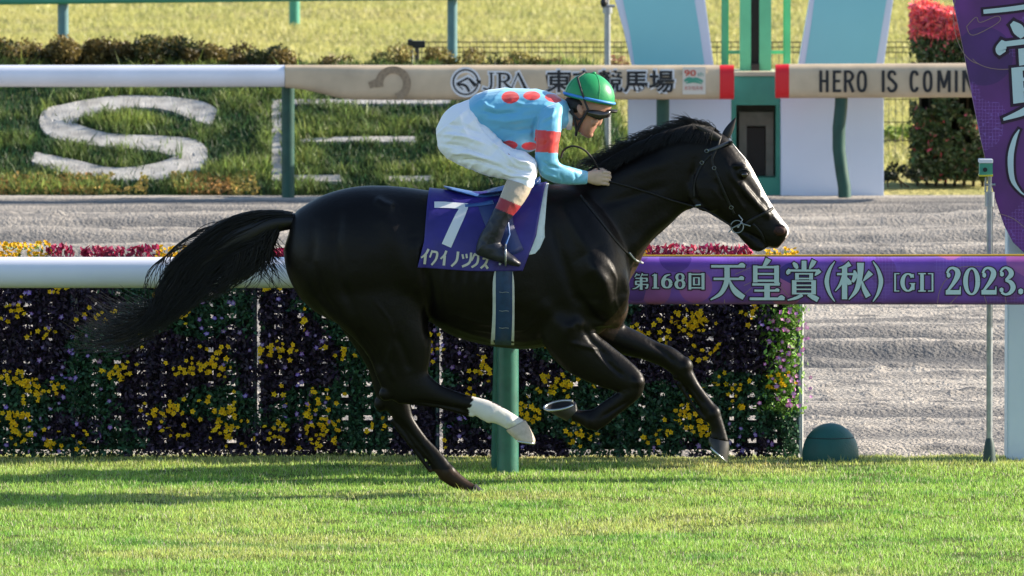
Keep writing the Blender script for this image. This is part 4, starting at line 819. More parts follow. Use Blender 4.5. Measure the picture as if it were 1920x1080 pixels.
# wrinkles and muscle relief
rel = (fbm(V[:, 0] * 7, V[:, 2] * 7, 3, 3) - .45) * .006
nrm = np.empty(len(V) * 3, np.float32); hm.vertices.foreach_get('normal', nrm); nrm = nrm.reshape(-1, 3)
V2 = V + nrm * rel[:, None]
ax, ay = px_of(V)
LN = [([(1048, 372), (1080, 430), (1120, 500), (1152, 560)], 13, .010), ([(1030, 400), (1048, 470), (1072, 540), (1092, 600)], 11, -.010), ([(1075, 545), (1110, 590), (1140, 612)], 10, -.009),
      ([(1100, 470), (1140, 520), (1160, 575)], 9, -.008), ([(1010, 560), (1040, 600), (1080, 640)], 16, .010), ([(1090, 610), (1110, 640), (1150, 680)], 6, -.007),
      ([(1290, 398), (1240, 440), (1200, 490), (1180, 520)], 8, -.010), ([(1270, 395), (1220, 430), (1170, 480)], 12, .007), ([(1120, 350), (1190, 320), (1270, 300)], 16, .006), ([(1110, 390), (1180, 370), (1260, 345)], 10, -.005),
      ([(790, 470), (802, 540), (806, 600), (806, 640)], 9, -.014), ([(775, 440), (786, 500), (792, 570)], 12, .010), ([(640, 380), (630, 450), (640, 530), (668, 600)], 10, -.009), ([(590, 420), (585, 490), (600, 550), (640, 605)], 9, -.008),
      ([(700, 370), (735, 430), (760, 500), (770, 560)], 20, .010), ([(668, 610), (700, 660), (716, 700)], 8, -.007), ([(740, 620), (760, 665), (770, 700)], 8, -.006), ([(700, 372), (720, 385), (742, 392)], 9, .012),
      ([(820, 600), (880, 622), (940, 640), (1000, 640)], 5, .005), ([(850, 590), (900, 606), (960, 612)], 4, .004), ([(1000, 600), (960, 580), (900, 575)], 14, -.005),
      ([(1302, 300), (1296, 340), (1304, 372), (1326, 392)], 6, -.009), ([(1340, 330), (1352, 365), (1372, 392)], 7, -.006), ([(1362, 300), (1372, 330), (1392, 356), (1420, 385)], 5, .005), ([(1390, 345), (1410, 375), (1436, 402)], 5, .005), ([(1384, 432), (1404, 438), (1430, 452), (1450, 464)], 3, -.006), ([(1372, 352), (1384, 376), (1400, 398)], 3, .004),
      ([(1120, 660), (1150, 690), (1172, 708)], 4, -.005), ([(1215, 640), (1248, 662), (1268, 682)], 4, -.005), ([(1284, 712), (1310, 745), (1322, 762)], 3, -.004), ([(1182, 750), (1152, 768), (1126, 784)], 3.5, -.005),
      ([(770, 752), (830, 760), (880, 768)], 3.5, -.005), ([(748, 785), (782, 828), (812, 866)], 3.5, -.005), ([(1128, 655), (1100, 650), (1060, 640)], 4, .004), ([(735, 640), (728, 680), (740, 720)], 5, .005)]
LN += [([(840 + k * 22, 470 + k * 2), (832 + k * 22, 530), (838 + k * 22, 590)], 6, .0042) for k in range(6)]
LN = [(p, w_, a * 1.5) for p, w_, a in LN]
LN += [([(1098, 470), (1128, 520), (1138, 560), (1120, 605)], 27, .040), ([(1166, 500), (1176, 550), (1158, 604)], 8, .014), ([(1196, 500), (1188, 540), (1176, 590)], 5, -.008), ([(1062, 620), (1080, 605), (1096, 612)], 9, .012),
       ([(1136, 490), (1152, 520), (1150, 560), (1162, 590)], 2.2, .004), ([(1100, 640), (1122, 668), (1150, 700)], 2.2, .004), ([(700, 560), (730, 600), (742, 640)], 3, .004), ([(1330, 348), (1350, 372), (1366, 384)], 2.2, .003), ([(860, 612), (920, 622), (980, 618), (1010, 600)], 2.5, .005), ([(1400, 352), (1416, 372), (1424, 392)], 2, .003)]
V2 = relief(V2, nrm, ax, ay, LN)
hm.vertices.foreach_set('co', V2.astype(np.float32).ravel()); hm.update()
hbv = bvh_of(hm)
ax, ay = px_of(V)
cols = np.tile(np.array((.0030, .0022, .0022)), (len(V), 1)); br = fbm(V[:, 0] * 3, V[:, 2] * 3, 3, 6)[:, None]; cols = cols * (.7 + br * .7)
side = np.abs(V[:, 1] - Y0)
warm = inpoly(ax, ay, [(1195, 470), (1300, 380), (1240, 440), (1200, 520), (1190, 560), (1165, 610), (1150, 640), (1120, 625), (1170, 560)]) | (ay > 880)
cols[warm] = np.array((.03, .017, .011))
# blaze: a band down the front of the face
t_ = np.clip((ay - 262) / 170, 0, 1); fx = np.interp(ay, [258, 280, 302, 332, 367, 397, 415, 428, 440], [1365, 1384, 1402, 1419, 1438, 1456, 1469, 1479, 1480])
bw = np.interp(ay, [262, 285, 310, 360, 400, 430, 446], [0, .02, .038, .034, .028, .034, .024])
blz = (ax > fx - 20) & (ay > 266) & (ay < 446) & (side < bw * (.8 + .5 * noise2(V[:, 2] * 30, V[:, 1] * 0, 4)))
cols[blz] = (.72, .70, .68)
pink = (ax > 1440) & (ay > 440) & (side < .02) & (ay < 470); cols[pink] = (.22, .14, .12)
sock = (V[:, 1] < Y0 - .06) & inpoly(ax, ay, [(886, 735), (905, 745), (1010, 800), (1000, 840), (930, 810), (880, 790), (872, 772)])
edge = (noise2(ax * .18, ay * .18, 9) - .5) * 9 + ax + (ay - 760) * .35
sock &= edge > 883; cols[sock] = (.62, .60, .58)
nost = ((ax - 1462) / 11) ** 2 + ((ay - 433) / 8.5) ** 2 < 1; cols[nost & (side > .02)] = (.05, .02, .018)
M['coat'] = mat('black_coat', (.01, .01, .012), .42, .18, attr=True, bump=(60, .25, .005))
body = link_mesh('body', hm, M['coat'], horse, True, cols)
def hd(px, py, off=.004): return drape(hbv, px, py, off)
def far_side(p): return Vector((p.x, 2 * Y0 - p.y, p.z))
M['hoof'] = mat('dark_hoof', (.022, .02, .022), .45, .5, noise=(40, .5)); M['pale_hoof'] = mat('pale_hoof', (.55, .46, .37), .45, .5, noise=(30, .3)); M['shoe'] = mat('racing_plate', (.45, .48, .50), .3, .6, metal=.9)
def hoof(st, m, sole_tilt=0, yo=0, plate=True):
    f = MB(); loft(f, st, Y0, 3, 24); o = f.build('hoof', m, horse, True)
    if plate:
        x1, y1, x2, y2, hw, y_ = st[-1]; a, b = P(x1, y1, Y0 + y_), P(x2, y2, Y0 + y_); c = (a + b) / 2; h = (a - b) / 2
        nrm_ = (h.normalized()).cross(Vector((0, 1, 0))); pa, pb = P(st[0][0], st[0][1], Y0 + y_), P(st[0][2], st[0][3], Y0 + y_)
        if nrm_.dot(c - (pa + pb) / 2) < 0: nrm_ = -nrm_
        f = MB(); f.tube([c + h * math.cos(t) * .93 + Vector((0, hw * math.sin(t) * .93, 0)) + nrm_ * .004 for t in [R(40 + 280 * k / 24 - 180 + 0) for k in range(25)]], .006, 8); f.build('racing_plate', M['shoe'], o, True)
    return o
hoof([(985, 788, 949, 807, .034, -.135), (992, 799, 953, 812, .044, -.135), (1003, 822, 962, 820, .055, -.135), (1003, 830, 966, 824, .055, -.135)], M['pale_hoof'])
hoof([(892, 907, 879, 927, .032, .13), (905, 918, 886, 930, .045, .13), (917, 930, 890, 934, .05, .13)], M['hoof'])
hoof([(1367, 828, 1329, 820, .034, .12), (1367, 845, 1328, 827, .046, .12), (1364, 866, 1330, 834, .054, .12)], M['hoof'])
# folded hoof: wall narrows to the coronet; the hollow sole looks up and back
f = MB(); a, b = P(1080, 756, Y0 - .14), P(1020, 766, Y0 - .14); c = (a + b) / 2; h = (a - b) / 2; side_v = Vector((0, -.056, -.019))
a2, b2 = P(1083, 768, Y0 - .14), P(1062, 790, Y0 - .14); c2 = (a2 + b2) / 2; h2 = (a2 - b2) / 2; n = 28; rings = []
for cc, hh, sv, k in ((c2, h2, Vector((0, -.034, 0)), 1), ((c * .45 + c2 * .55), h * .45 + h2 * .55, Vector((0, -.047, -.01)), 1), (c, h, side_v, 1), (c, h, side_v, .84), (c + (c2 - c) * .22, h, side_v, .7), (c + (c2 - c) * .3, h, side_v, .2)):
    rings.append([cc + hh * (math.cos(2 * math.pi * k_ / n) * k) + sv * (math.sin(2 * math.pi * k_ / n) * k) for k_ in range(n)])
vs = [v for r in rings for v in r]; fs = [(i * n + k, i * n + (k + 1) % n, (i + 1) * n + (k + 1) % n, (i + 1) * n + k) for i in range(len(rings) - 1) for k in range(n)] + [tuple(range(n)), tuple((len(rings) - 1) * n + k for k in range(n))]
f.add(vs, fs); o = f.build('hoof', M['hoof'], horse, True)
f = MB(); up = (c - c2).normalized(); f.tube([c + h * math.cos(t) * .95 + side_v * math.sin(t) * .95 + up * .004 for t in [R(-150 + 300 * k / 24 + 180) for k in range(25)]], .0065, 8); f.build('racing_plate', M['shoe'], o, True)
# ears
def ear(base, tip, wdt, yo, lean):
    f = MB(); b = P(*base, Y0 + yo); t = P(*tip, Y0 + yo + lean); ax_ = t - b; q = ax_.normalized().cross(Vector((0, 1, 0))); n = 14; rings = []
    for k in range(9):
        u = k / 8; ww = wdt * (math.sin(math.pi * (.22 + .78 * u)) ** .8) * (1 - u * .35) + .001
        ring = [b + ax_ * u + q * math.cos(2 * math.pi * j / n) * ww + Vector((0, 1, 0)) * math.sin(2 * math.pi * j / n) * ww * .55 for j in range(n)]; rings.append(ring)
    f.add([v for r in rings for v in r], [(i * n + k, i * n + (k + 1) % n, (i + 1) * n + (k + 1) % n, (i + 1) * n + k) for i in range(8) for k in range(n)] + [tuple(range(n)), tuple(8 * n + k for k in range(n))])
    f.build('ear', M['ear'], horse, True)
M['ear'] = mat('ear_coat', (.014, .013, .014), .55, .3, bump=(200, .2, .002))
ear((1357, 262), (1380, 220), .026, .035, .02); ear((1350, 262), (1303, 235), .026, -.045, -.03)
for s in (-1, 1):
    f = MB(); c = P(1395, 326, Y0); h_ = hd(1395, 326, -.009); y_ = h_.y if s < 0 else 2 * Y0 - h_.y
    blob(f, (c.x, y_, c.z), (.019, .014, .016), n=24); f.build('eye', mat('eye', (.012, .006, .004), .06, .8), horse, True)
    f = MB(); pts = [hd(1395 + 10 * math.cos(t), 325 - 7 * math.sin(t), .0015) for t in [math.pi * k / 12 for k in range(13)]]
    if s > 0: pts = [far_side(p) for p in pts]
    f.tube(pts, .0035, 6); f.build('eyelid', M['ear'], horse, True)
    f = MB(); h_ = hd(1463, 433, .002); h_ = h_ if s < 0 else far_side(h_); blob(f, h_, (.026, .009, .02), n=20); f.build('nostril', mat('nostril', (.03, .008, .007), .7), horse, True)

# ------------------------------------------------------------------ hair: tail, mane, forelock
def strands(name, guides, m, parent, r0=.0016, n=5, jit=0):
    """guides: lists of points; every strand tapers to its tip. one mesh of three-sided strands"""
    Vs, Fs, b = [], [], 0
    for g in guides:
        g = np.array(g); k = len(g); u = np.linspace(0, 1, k); r = r0 * (1 - u ** 3 * .85)
        tg = np.gradient(g, axis=0); tg /= np.linalg.norm(tg, axis=1)[:, None] + 1e-9
        a = np.cross(tg, (0.1, 1, .2)); a /= np.linalg.norm(a, axis=1)[:, None] + 1e-9; c = np.cross(tg, a)
        for j in range(3):
            th = 2 * math.pi * j / 3; Vs.append(g + (a * math.cos(th) + c * math.sin(th)) * r[:, None])
        i = np.arange(k - 1)
        for j in range(3):
            j2 = (j + 1) % 3; Fs.append(np.stack([b + j * k + i, b + j * k + i + 1, b + j2 * k + i + 1, b + j2 * k + i], 1))
        b += 3 * k
    return np_mesh(name, np.concatenate(Vs), np.concatenate(Fs), m, parent, smooth=True)
M['hair'] = mat('black_hair', (.005, .0045, .005), .45, .35); M['brown_hair'] = mat('brown_hair', (.035, .026, .02), .5, .5)
def curve_px(ctrl, k, Yc): return [P(x, y, Yc + yo) for x, y, yo in catmull(ctrl, k)]
topc = np.array(catmull([(552, 400), (500, 397), (450, 404), (405, 424), (365, 456), (330, 488), (306, 520), (290, 552), (279, 582), (260, 606), (235, 624)], 5))
botc = np.array(catmull([(546, 416), (520, 428), (503, 460), (470, 476), (438, 490), (410, 514), (388, 546), (354, 580), (322, 602), (288, 622), (245, 640)], 5))
def u_pt(c, u): i = u * (len(c) - 1); a = int(min(i, len(c) - 2)); return c[a] * (1 - (i - a)) + c[a + 1] * (i - a)
gl = []; tl = []
for q in range(1700):
    v0 = rng.random(); v1 = np.clip(v0 + rng.normal() * .16, -.04, 1.04); s0 = rng.random() ** 1.5 * .5; s1 = min(1, s0 + rng.uniform(.3, .6)); ph = rng.uniform(0, 6.28); amp = rng.uniform(1, 6); yo0 = rng.uniform(-.045, .045); yo1 = rng.uniform(-.07, .07)
    pts = []
    for k in range(12):
        u = s0 + (s1 - s0) * k / 11; v = v0 + (v1 - v0) * k / 11; p = u_pt(topc, u) * (1 - v) + u_pt(botc, u) * v
        pts.append(P(p[0] + amp * math.sin(ph + u * 7) * .5, p[1] + amp * math.cos(ph + u * 6), Y0 + yo0 + (yo1 - yo0) * k / 11))
    gl.append(pts)
# stray locks under the dock, over the top and at the tip
for q in range(560):
    s = rng.uniform(.11, .42); p = u_pt(botc, s) + np.array((rng.uniform(-10, 10), rng.uniform(-16, 4))); L_ = rng.uniform(30, 100); cl = rng.normal() * 22; yo = rng.uniform(-.06, .06)
    cv = rng.uniform(-.5, 1.6) if s < .25 else rng.uniform(.6, 1.3)
    gl.append(curve_px([(p[0], p[1], yo), (p[0] - L_ * .12 + cl * .1, p[1] + L_ * .4, yo), (p[0] - L_ * .45 * cv, p[1] + L_ * .72, yo), (p[0] - L_ * .95 * cv, p[1] + L_ * .92, yo + rng.uniform(-.03, .03))], 4, Y0))
for q in range(26):
    s = rng.uniform(.3, .45); p = u_pt(topc, s); e = rng.uniform(0, 1); gl.append(curve_px([(p[0] + 30, p[1] - 12, 0), (p[0] - 20, p[1] - 4 + e * 6, .02), (p[0] - 62 - e * 14, p[1] + 40, .02), (p[0] - 88 + e * 14, p[1] + 90, 0), (p[0] - 90 + e * 20, p[1] + 135, 0)], 4, Y0))
for q in range(420):
    s = rng.uniform(.68, .95); p = u_pt(topc, s) * .5 + u_pt(botc, s) * .5 + rng.normal(size=2) * 10; a = rng.uniform(-.5, .55); L_ = rng.uniform(40, 130)
    gl_t = curve_px([(p[0], p[1], 0), (p[0] - L_ * .4, p[1] + L_ * (.16 + a * .1), .02), (p[0] - L_ * .8, p[1] + L_ * (.16 + a * .35), .03), (p[0] - L_ * 1.1, p[1] + L_ * (.06 + a * .6), .03)], 4, Y0)
    (tl if rng.random() < .45 else gl).append(gl_t)
tail = strands('tail', gl, M['hair'], horse, .0023)
f = MB(); loft(f, [(560, 400, 545, 430, .05), (520, 399, 508, 440, .05), (470, 408, 470, 466, .05), (420, 428, 440, 486, .045), (375, 462, 408, 512, .038), (342, 492, 378, 545, .03), (315, 530, 345, 578, .02), (296, 570, 316, 598, .01)], Y0, 5, 18); f.build('tail_core', M['hair'], tail, True)
strands('tail_tips', tl, M['brown_hair'], tail, .0014)
gm = []
for q in range(1500):
    u = rng.random(); cx, cy = np.array([np.interp(u, [0, .25, .5, .72, .88, 1], [1128, 1165, 1210, 1262, 1308, 1345]), np.interp(u, [0, .25, .5, .72, .88, 1], [318, 296, 270, 248, 238, 246])])
    L_ = rng.uniform(14, 50) * (1 - .35 * u); lift = rng.uniform(-.2, 1.0) ; yo = rng.uniform(-.03, .03); dn = rng.random() < .45
    if dn: gm.append(curve_px([(cx, cy - 2, yo * .3), (cx - L_ * .25, cy - 6, -.035), (cx - L_ * .7, cy + 6, -.075), (cx - L_ * 1.1, cy + 26, -.095)], 4, Y0))
    else: gm.append(curve_px([(cx, cy + 4, yo), (cx - L_ * .3, cy - 5 - 9 * lift, yo), (cx - L_ * .8, cy - 5 - 14 * lift, yo), (cx - L_ * 1.2, cy + 2 - 14 * lift, yo)], 4, Y0))
for q in range(60):   # forelock blown back between the ears
    e = rng.normal(); gm.append(curve_px([(1345 + rng.uniform(-8, 6), 247, rng.uniform(-.02, .02)), (1322 + e * 4, 232 + rng.uniform(-2, 4), 0), (1300 + e * 8, 226 + e * 4, 0), (1288 - rng.random() * 34, 222 + rng.normal() * 5, 0)], 4, Y0))
strands('mane', gm, M['hair'], horse, .0019)

# ------------------------------------------------------------------ tack draped on the body
def wrap_grid(name, top_l, top_r, bot_l, bot_r, m, off, nu=26, nv=46, thick=.003, parent=horse, botfn=None):
    """cloth over the back: columns run from the near lower edge over the spine to the far lower edge"""
    rows = []
    for i in range(nu + 1):
        u = i / nu; tx = top_l + (top_r - top_l) * u; b = botfn(u) if botfn else (bot_l[0] + (bot_r[0] - bot_l[0]) * u, bot_l[1] + (bot_r[1] - bot_l[1]) * u)
        near = []
        for j in range(nv):
            v = j / (nv - 1); ang = v * math.pi / 2 * 1.0
            near.append(v)
        # near side: points from bottom to the top along screen lines, surface found by casting from the side
        col = []; zb = P(b[0], b[1], Y0 - .3)
        xt = P(tx, 360, Y0).x
        s_ = hbv.ray_cast(Vector((xt, Y0, 3)), Vector((0, 0, -1)))[0]; zt_ = s_.z
        for j in range(nv):
            v = j / (nv - 1); x = zb.x + (xt - zb.x) * v
            zc = zt_ - .30; a0 = math.pi / 2 * (1 - v)      # 90 deg = side
            if v < .55:
                z = zb.z + (zc + .05 - zb.z) * (v / .55); h_ = hbv.ray_cast(Vector((x, Y0 - 1.2, z)), Vector((0, 1, 0)))[0]
                nn = Vector((0, -1, 0))
            else:
                t = (v - .55) / .45; th = (1 - t) * math.pi / 2 * .88 + 0; o_ = Vector((x, Y0, zc)); d = Vector((0, -math.sin(th), math.cos(th)))
                if t == 0: pass
                h_ = hbv.ray_cast(o_ + d * 1.2, -d)[0]; nn = d
            if h_ is None: h_ = Vector((x, Y0 - .25, zb.z))
            col.append(h_ + nn * off)
        rows.append(col + [far_side(p) for p in col[::-1][1:]])
    n2 = len(rows[0]); vs = [p for r in rows for p in r]; fs = [(i * n2 + j, i * n2 + j + 1, (i + 1) * n2 + j + 1, (i + 1) * n2 + j) for i in range(nu) for j in range(n2 - 1)]
    f = MB(); f.add(vs, fs); o = f.build(name, m, parent, True); md = o.modifiers.new('t', 'SOLIDIFY'); md.thickness = thick; md.offset = 0; return o
M['pad'] = mat('white_pad', (.62, .70, .72), .8, noise=(20, .15), bump=(70, .3, .004)); M['cloth'] = mat('purple_saddlecloth', (.032, .022, .23), .45, .4, noise=(7, .35), bump=(9, .35, .015)); M['blue'] = mat('blue_saddle_leather', (.04, .12, .36), .4, .5, noise=(12, .3), bump=(15, .3, .006))
M['blue_girth'] = mat('blue_girth', (.012, .045, .125), .55, noise=(40, .3)); M['piping'] = mat('pale_piping', (.55, .58, .55), .7, noise=(20, .2)); M['strap'] = mat('black_leather', (.008, .008, .009), .5, .3); M['buckle'] = mat('steel_buckle', (.26, .29, .32), .35, .6, metal=.7)
wrap_grid('saddle_pad', 812, 1029, (800, 470), (1010, 470), M['pad'], .007, botfn=lambda u: (800 + 230 * u - (22 if u > .97 else 0), 478 - 60 * max(0, (u - .86) / .14) ** 2))
cloth = wrap_grid('saddlecloth', 806, 1026, None, None, M['cloth'], .015, nu=40, botfn=lambda u: (783 + 197 * u, 502 + 6 * min(1, u * 2)))
# billow so that the cloth is not painted on
Vc = co(cloth.data); q = (fbm(Vc[:, 0] * 6, Vc[:, 2] * 5, 3, 66) - .45) * .014; Vc[:, 1] += np.where(Vc[:, 1] < 0, -1, 1) * q; cloth.data.vertices.foreach_set('co', Vc.ravel()); cloth.data.update()
cm_off = cloth.location + horse.location
cbv = BVHTree.FromPolygons([Vector(v) + horse.location for v in Vc.tolist()], [tuple(p.vertices) for p in cloth.data.polygons])
zs_ = 3.272
def cl_map(x, y, o):
    p = drape(cbv, 760 + x / zs_, 330 + y / zs_, .0035 + o, 52.5); return p
num = [[(178, 176, 38), (230, 176, 38), (300, 180, 36), (384, 188, 40)], [(368, 180, 40), (340, 235, 56), (300, 320, 60), (252, 428, 62)]]
lettering('number_seven', num, cl_map, M['halo'], cloth, 0)
kana = [[(143, 448, 14), (124, 480, 14), (97, 502, 10)], [(124, 482, 16), (118, 541, 16)], [(166, 456, 12), (150, 500, 10)], [(160, 464, 13), (194, 470, 14), (188, 510, 14), (160, 546, 12)], [(252, 458, 14), (240, 486, 14), (216, 508, 10)], [(242, 488, 16), (236, 549, 16)], [(324, 464, 16), (314, 520, 15), (282, 554, 13)], [(350, 480, 12), (356, 508, 12)], [(374, 478, 12), (378, 504, 12)], [(404, 470, 14), (394, 530, 15), (348, 556, 13)],
        [(428, 474, 12), (406, 520, 10)], [(424, 484, 12), (446, 488, 14), (440, 535, 14), (406, 560, 12)], [(474, 508, 12), (502, 506, 13), (492, 538, 14), (462, 566, 12)], [(486, 538, 14), (506, 568, 15)]]
lettering('name_lettering', kana, cl_map, mat('cream_print', (.55, .53, .45), .6), cloth, 0)

def band(name, pts, wdt, m, off=.006, k=4, parent=horse, mirror=True, bv=None):
    """strap: px centre line with a width in px, laid on the body on both sides"""
    rows = catmull([(*p, wdt) if len(p) == 2 else p for p in pts], k); bvx = bv or hbv; o = None
    for s in ((-1, 1) if mirror else (1,)):
        f = MB(); vs = []
        for i, r in enumerate(rows):
            t = rows[min(i + 1, len(rows) - 1)][:2] - rows[max(i - 1, 0)][:2]; t = t / (math.hypot(*t) or 1); q = np.array((-t[1], t[0])) * r[2] / 2
            for e in (-1, 0, 1):
                p = drape(bvx, r[0] + q[0] * e, r[1] + q[1] * e, off, 52.6); vs.append(p if s > 0 else far_side(p))
        f.add(vs, [(3 * i + j, 3 * i + j + 1, 3 * i + j + 4, 3 * i + j + 3) for i in range(len(rows) - 1) for j in range(2)])
        o = f.build(name, m, parent, True); md = o.modifiers.new('t', 'SOLIDIFY'); md.thickness = .003; md.offset = 0
    return o
band('girth_lining', [(944, 500, 30), (944, 530, 40), (944, 590, 41), (942, 646, 44)], 40, M['piping'], .006)
g_ = band('girth', [(946, 470), (945, 530), (945, 590), (943, 647)], 31, M['blue_girth'], .011)
for py in (548, 583, 615):
    f = MB(); f.tube([drape(hbv, 936 + k * 6, py + (1 if k % 2 else -1) * .5, .016) for k in range(4)], .0016, 6); f.build('buckle', M['buckle'], g_)
# saddle: seat with raised cantle, flap, stirrup leather
f = MB(); loft(f, [(832, 348, 834, 352, .05), (850, 352, 852, 358, .1), (880, 358, 882, 366, .13), (905, 361, 908, 374, .12), (930, 352, 935, 374, .11), (955, 345, 960, 370, .1), (985, 340, 985, 362, .09), (1005, 334, 1006, 350, .06), (1012, 330, 1014, 340, .03)], Y0, 4, 20); sad = f.build('saddle', M['blue'], horse, True)
band('saddle_flap', [(925, 360, 70), (930, 390, 62), (940, 430, 50), (962, 478, 44)], 60, mat('dark_blue_leather', (.014, .03, .13), .45, .4, bump=(20, .3, .006)), .024, parent=sad)
band('cloth_fold', [(872, 386, 5), (900, 383, 6), (925, 378, 8)], 5, M['blue'], .028, parent=sad, mirror=False)
# bridle
M['rein'] = mat('rein_leather', (.008, .007, .007), .55, .3)
br_ = band('bridle', [(1352, 252), (1345, 275), (1335, 300), (1345, 330), (1358, 362), (1369, 386), (1377, 402)], 5, M['strap'], .004)
band('browband', [(1326, 283, 5), (1346, 276, 6), (1364, 268, 6), (1374, 267, 6)], 6, M['buckle'] if False else mat('grey_browband', (.06, .065, .075), .4, .4), .006, parent=br_)
band('throat_latch', [(1334, 288), (1315, 310), (1302, 340), (1302, 372)], 4, M['strap'], .004, parent=br_)
band('noseband', [(1450, 390), (1430, 402), (1404, 416), (1384, 436)], 6, M['strap'], .004, parent=br_)
band('noseband', [(1412, 420, 4), (1426, 436, 4), (1434, 456, 4)], 4, M['strap'], .004, parent=br_)
for (bx_, by_) in ((1325, 283), (1316, 305), (1339, 315), (1371, 389)):
    f = MB(); f.tube([hd(bx_ + 3.6 * math.cos(t), by_ + 3.2 * math.sin(t), .007) for t in [math.pi * 2 * k / 10 for k in range(11)]], .0016, 6, cap=False); f.build('buckle', M['buckle'], br_, True)
bit = MB()
for s in (-1, 1):
    for (cx, cy, rx, ry) in ((1382, 425, 12, 13), ):
        ps = [P(cx + rx * math.cos(t), cy + ry * math.sin(t) * .9, Y0 - .062) for t in [math.pi * 2 * k / 24 for k in range(25)]]
        if s > 0: ps = [far_side(p) for p in ps]
        bit = MB(); bit.tube(ps, .0028, 8, cap=False); bit.build('bit_ring', M['buckle'], br_, True)
f = MB(); f.tube([P(1366, 436, Y0 - .066), P(1374, 427, Y0 - .068), P(1390, 419, Y0 - .066), P(1407, 424, Y0 - .06)], .0035, 8); f.tube([P(1385, 403, Y0 - .062), P(1392, 412, Y0 - .066), P(1386, 424, Y0 - .066)], .003, 8); f.tube([P(1384, 425, Y0 - .06), P(1384, 425, Y0 + .06)], .006, 8); f.build('bit', M['buckle'], br_, True)
def rein(pts, r=.005, s=1):
    f = MB(); f.tube(pts if s > 0 else [far_side(p) for p in pts], r, 8); return f
rp = [P(1142, 340, Y0 - .11)] + [hd(x, y, .012) for x, y in ((1180, 350), (1220, 362), (1260, 376), (1290, 384))] + [P(1320, 392, Y0 - .085), P(1350, 410, Y0 - .07), P(1372, 424, Y0 - .064)]
rein(rp).build('rein', M['rein'], horse, True); rein(rp, s=-1).build('rein', M['rein'], horse, True)
f = MB(); lp = curve_px([(1052, 296, -.16), (1056, 283, -.15), (1068, 275, -.14), (1082, 275, -.13), (1098, 283, -.12), (1112, 299, -.11), (1122, 316, -.1), (1130, 330, -.1)], 4, Y0); f.tube(lp, .0055, 8); f.build('rein', M['rein'], horse, True)
band('martingale', [(1088, 366), (1120, 405), (1155, 450), (1180, 478), (1190, 487)], 4, M['strap'], .004)
f = MB(); f.tube([hd(1180, 474, .008), hd(1188, 484, .009), hd(1194, 489, .006), P(1202, 492, Y0 - .03), P(1205, 493, Y0)] + [far_side(p) for p in (P(1202, 492, Y0 - .03), hd(1194, 489, .006), hd(1188, 484, .009))], .005, 8); f.build('neck_strap', mat('pale_strap', (.40, .40, .40), .5), horse, True)
f = MB(); f.tube([hd(1300, 388, .01), hd(1306, 385, .012), hd(1314, 384, .012)], .005, 8); f.build('martingale_ring', M['buckle'], horse, True)
# ================================================================== THE JOCKEY
rider = thing('person', 'crouching jockey in pale blue silks with red spots and a green cap', 'person', (P(945, 400, Y0).x, Y0, P(945, 400, Y0).z))
M['skin'] = mat('skin', (.42, .22, .15), .5, .4, attr=True, bump=(90, .15, .002))
jb = MB()
# torso, neck, head
loft(jb, [(868, 205, 880, 300, .13), (880, 196, 905, 255, .13), (925, 180, 940, 258, .14), (970, 174, 985, 262, .15), (1010, 178, 1020, 250, .15), (1040, 186, 1052, 235, .14), (1060, 200, 1068, 236, .06)], Y0, 4, 24)
loft(jb, [(1042, 196, 1052, 240, .07), (1062, 192, 1070, 238, .062), (1080, 186, 1082, 236, .06)], Y0, 3, 18)
loft(jb, [(1146, 190, 1062, 180, .072), (1147, 200, 1063, 196, .077), (1138, 211, 1066, 210, .075), (1127, 222, 1071, 222, .069), (1121, 233, 1076, 233, .062), (1116, 242, 1081, 243, .052), (1109, 252, 1088, 250, .038), (1102, 257, 1092, 254, .024)], Y0, 4, 26, 2.1)
loft(jb, [(1136, 212, 1126, 216, .012), (1131, 222, 1118, 226, .014), (1128.5, 231, 1114, 232, .018), (1125, 236, 1112, 236, .016)], Y0, 4, 12)   # nose
loft(jb, [(1119.5, 238, 1108, 241, .018), (1118.5, 241, 1106, 243, .016)], Y0, 2, 10); loft(jb, [(1115.5, 244.5, 1104, 247, .017), (1114, 247.5, 1102, 249, .014)], Y0, 2, 10)  # lips
blob(jb, P(1103.5, 252, Y0), (.026, .022, .02)); 
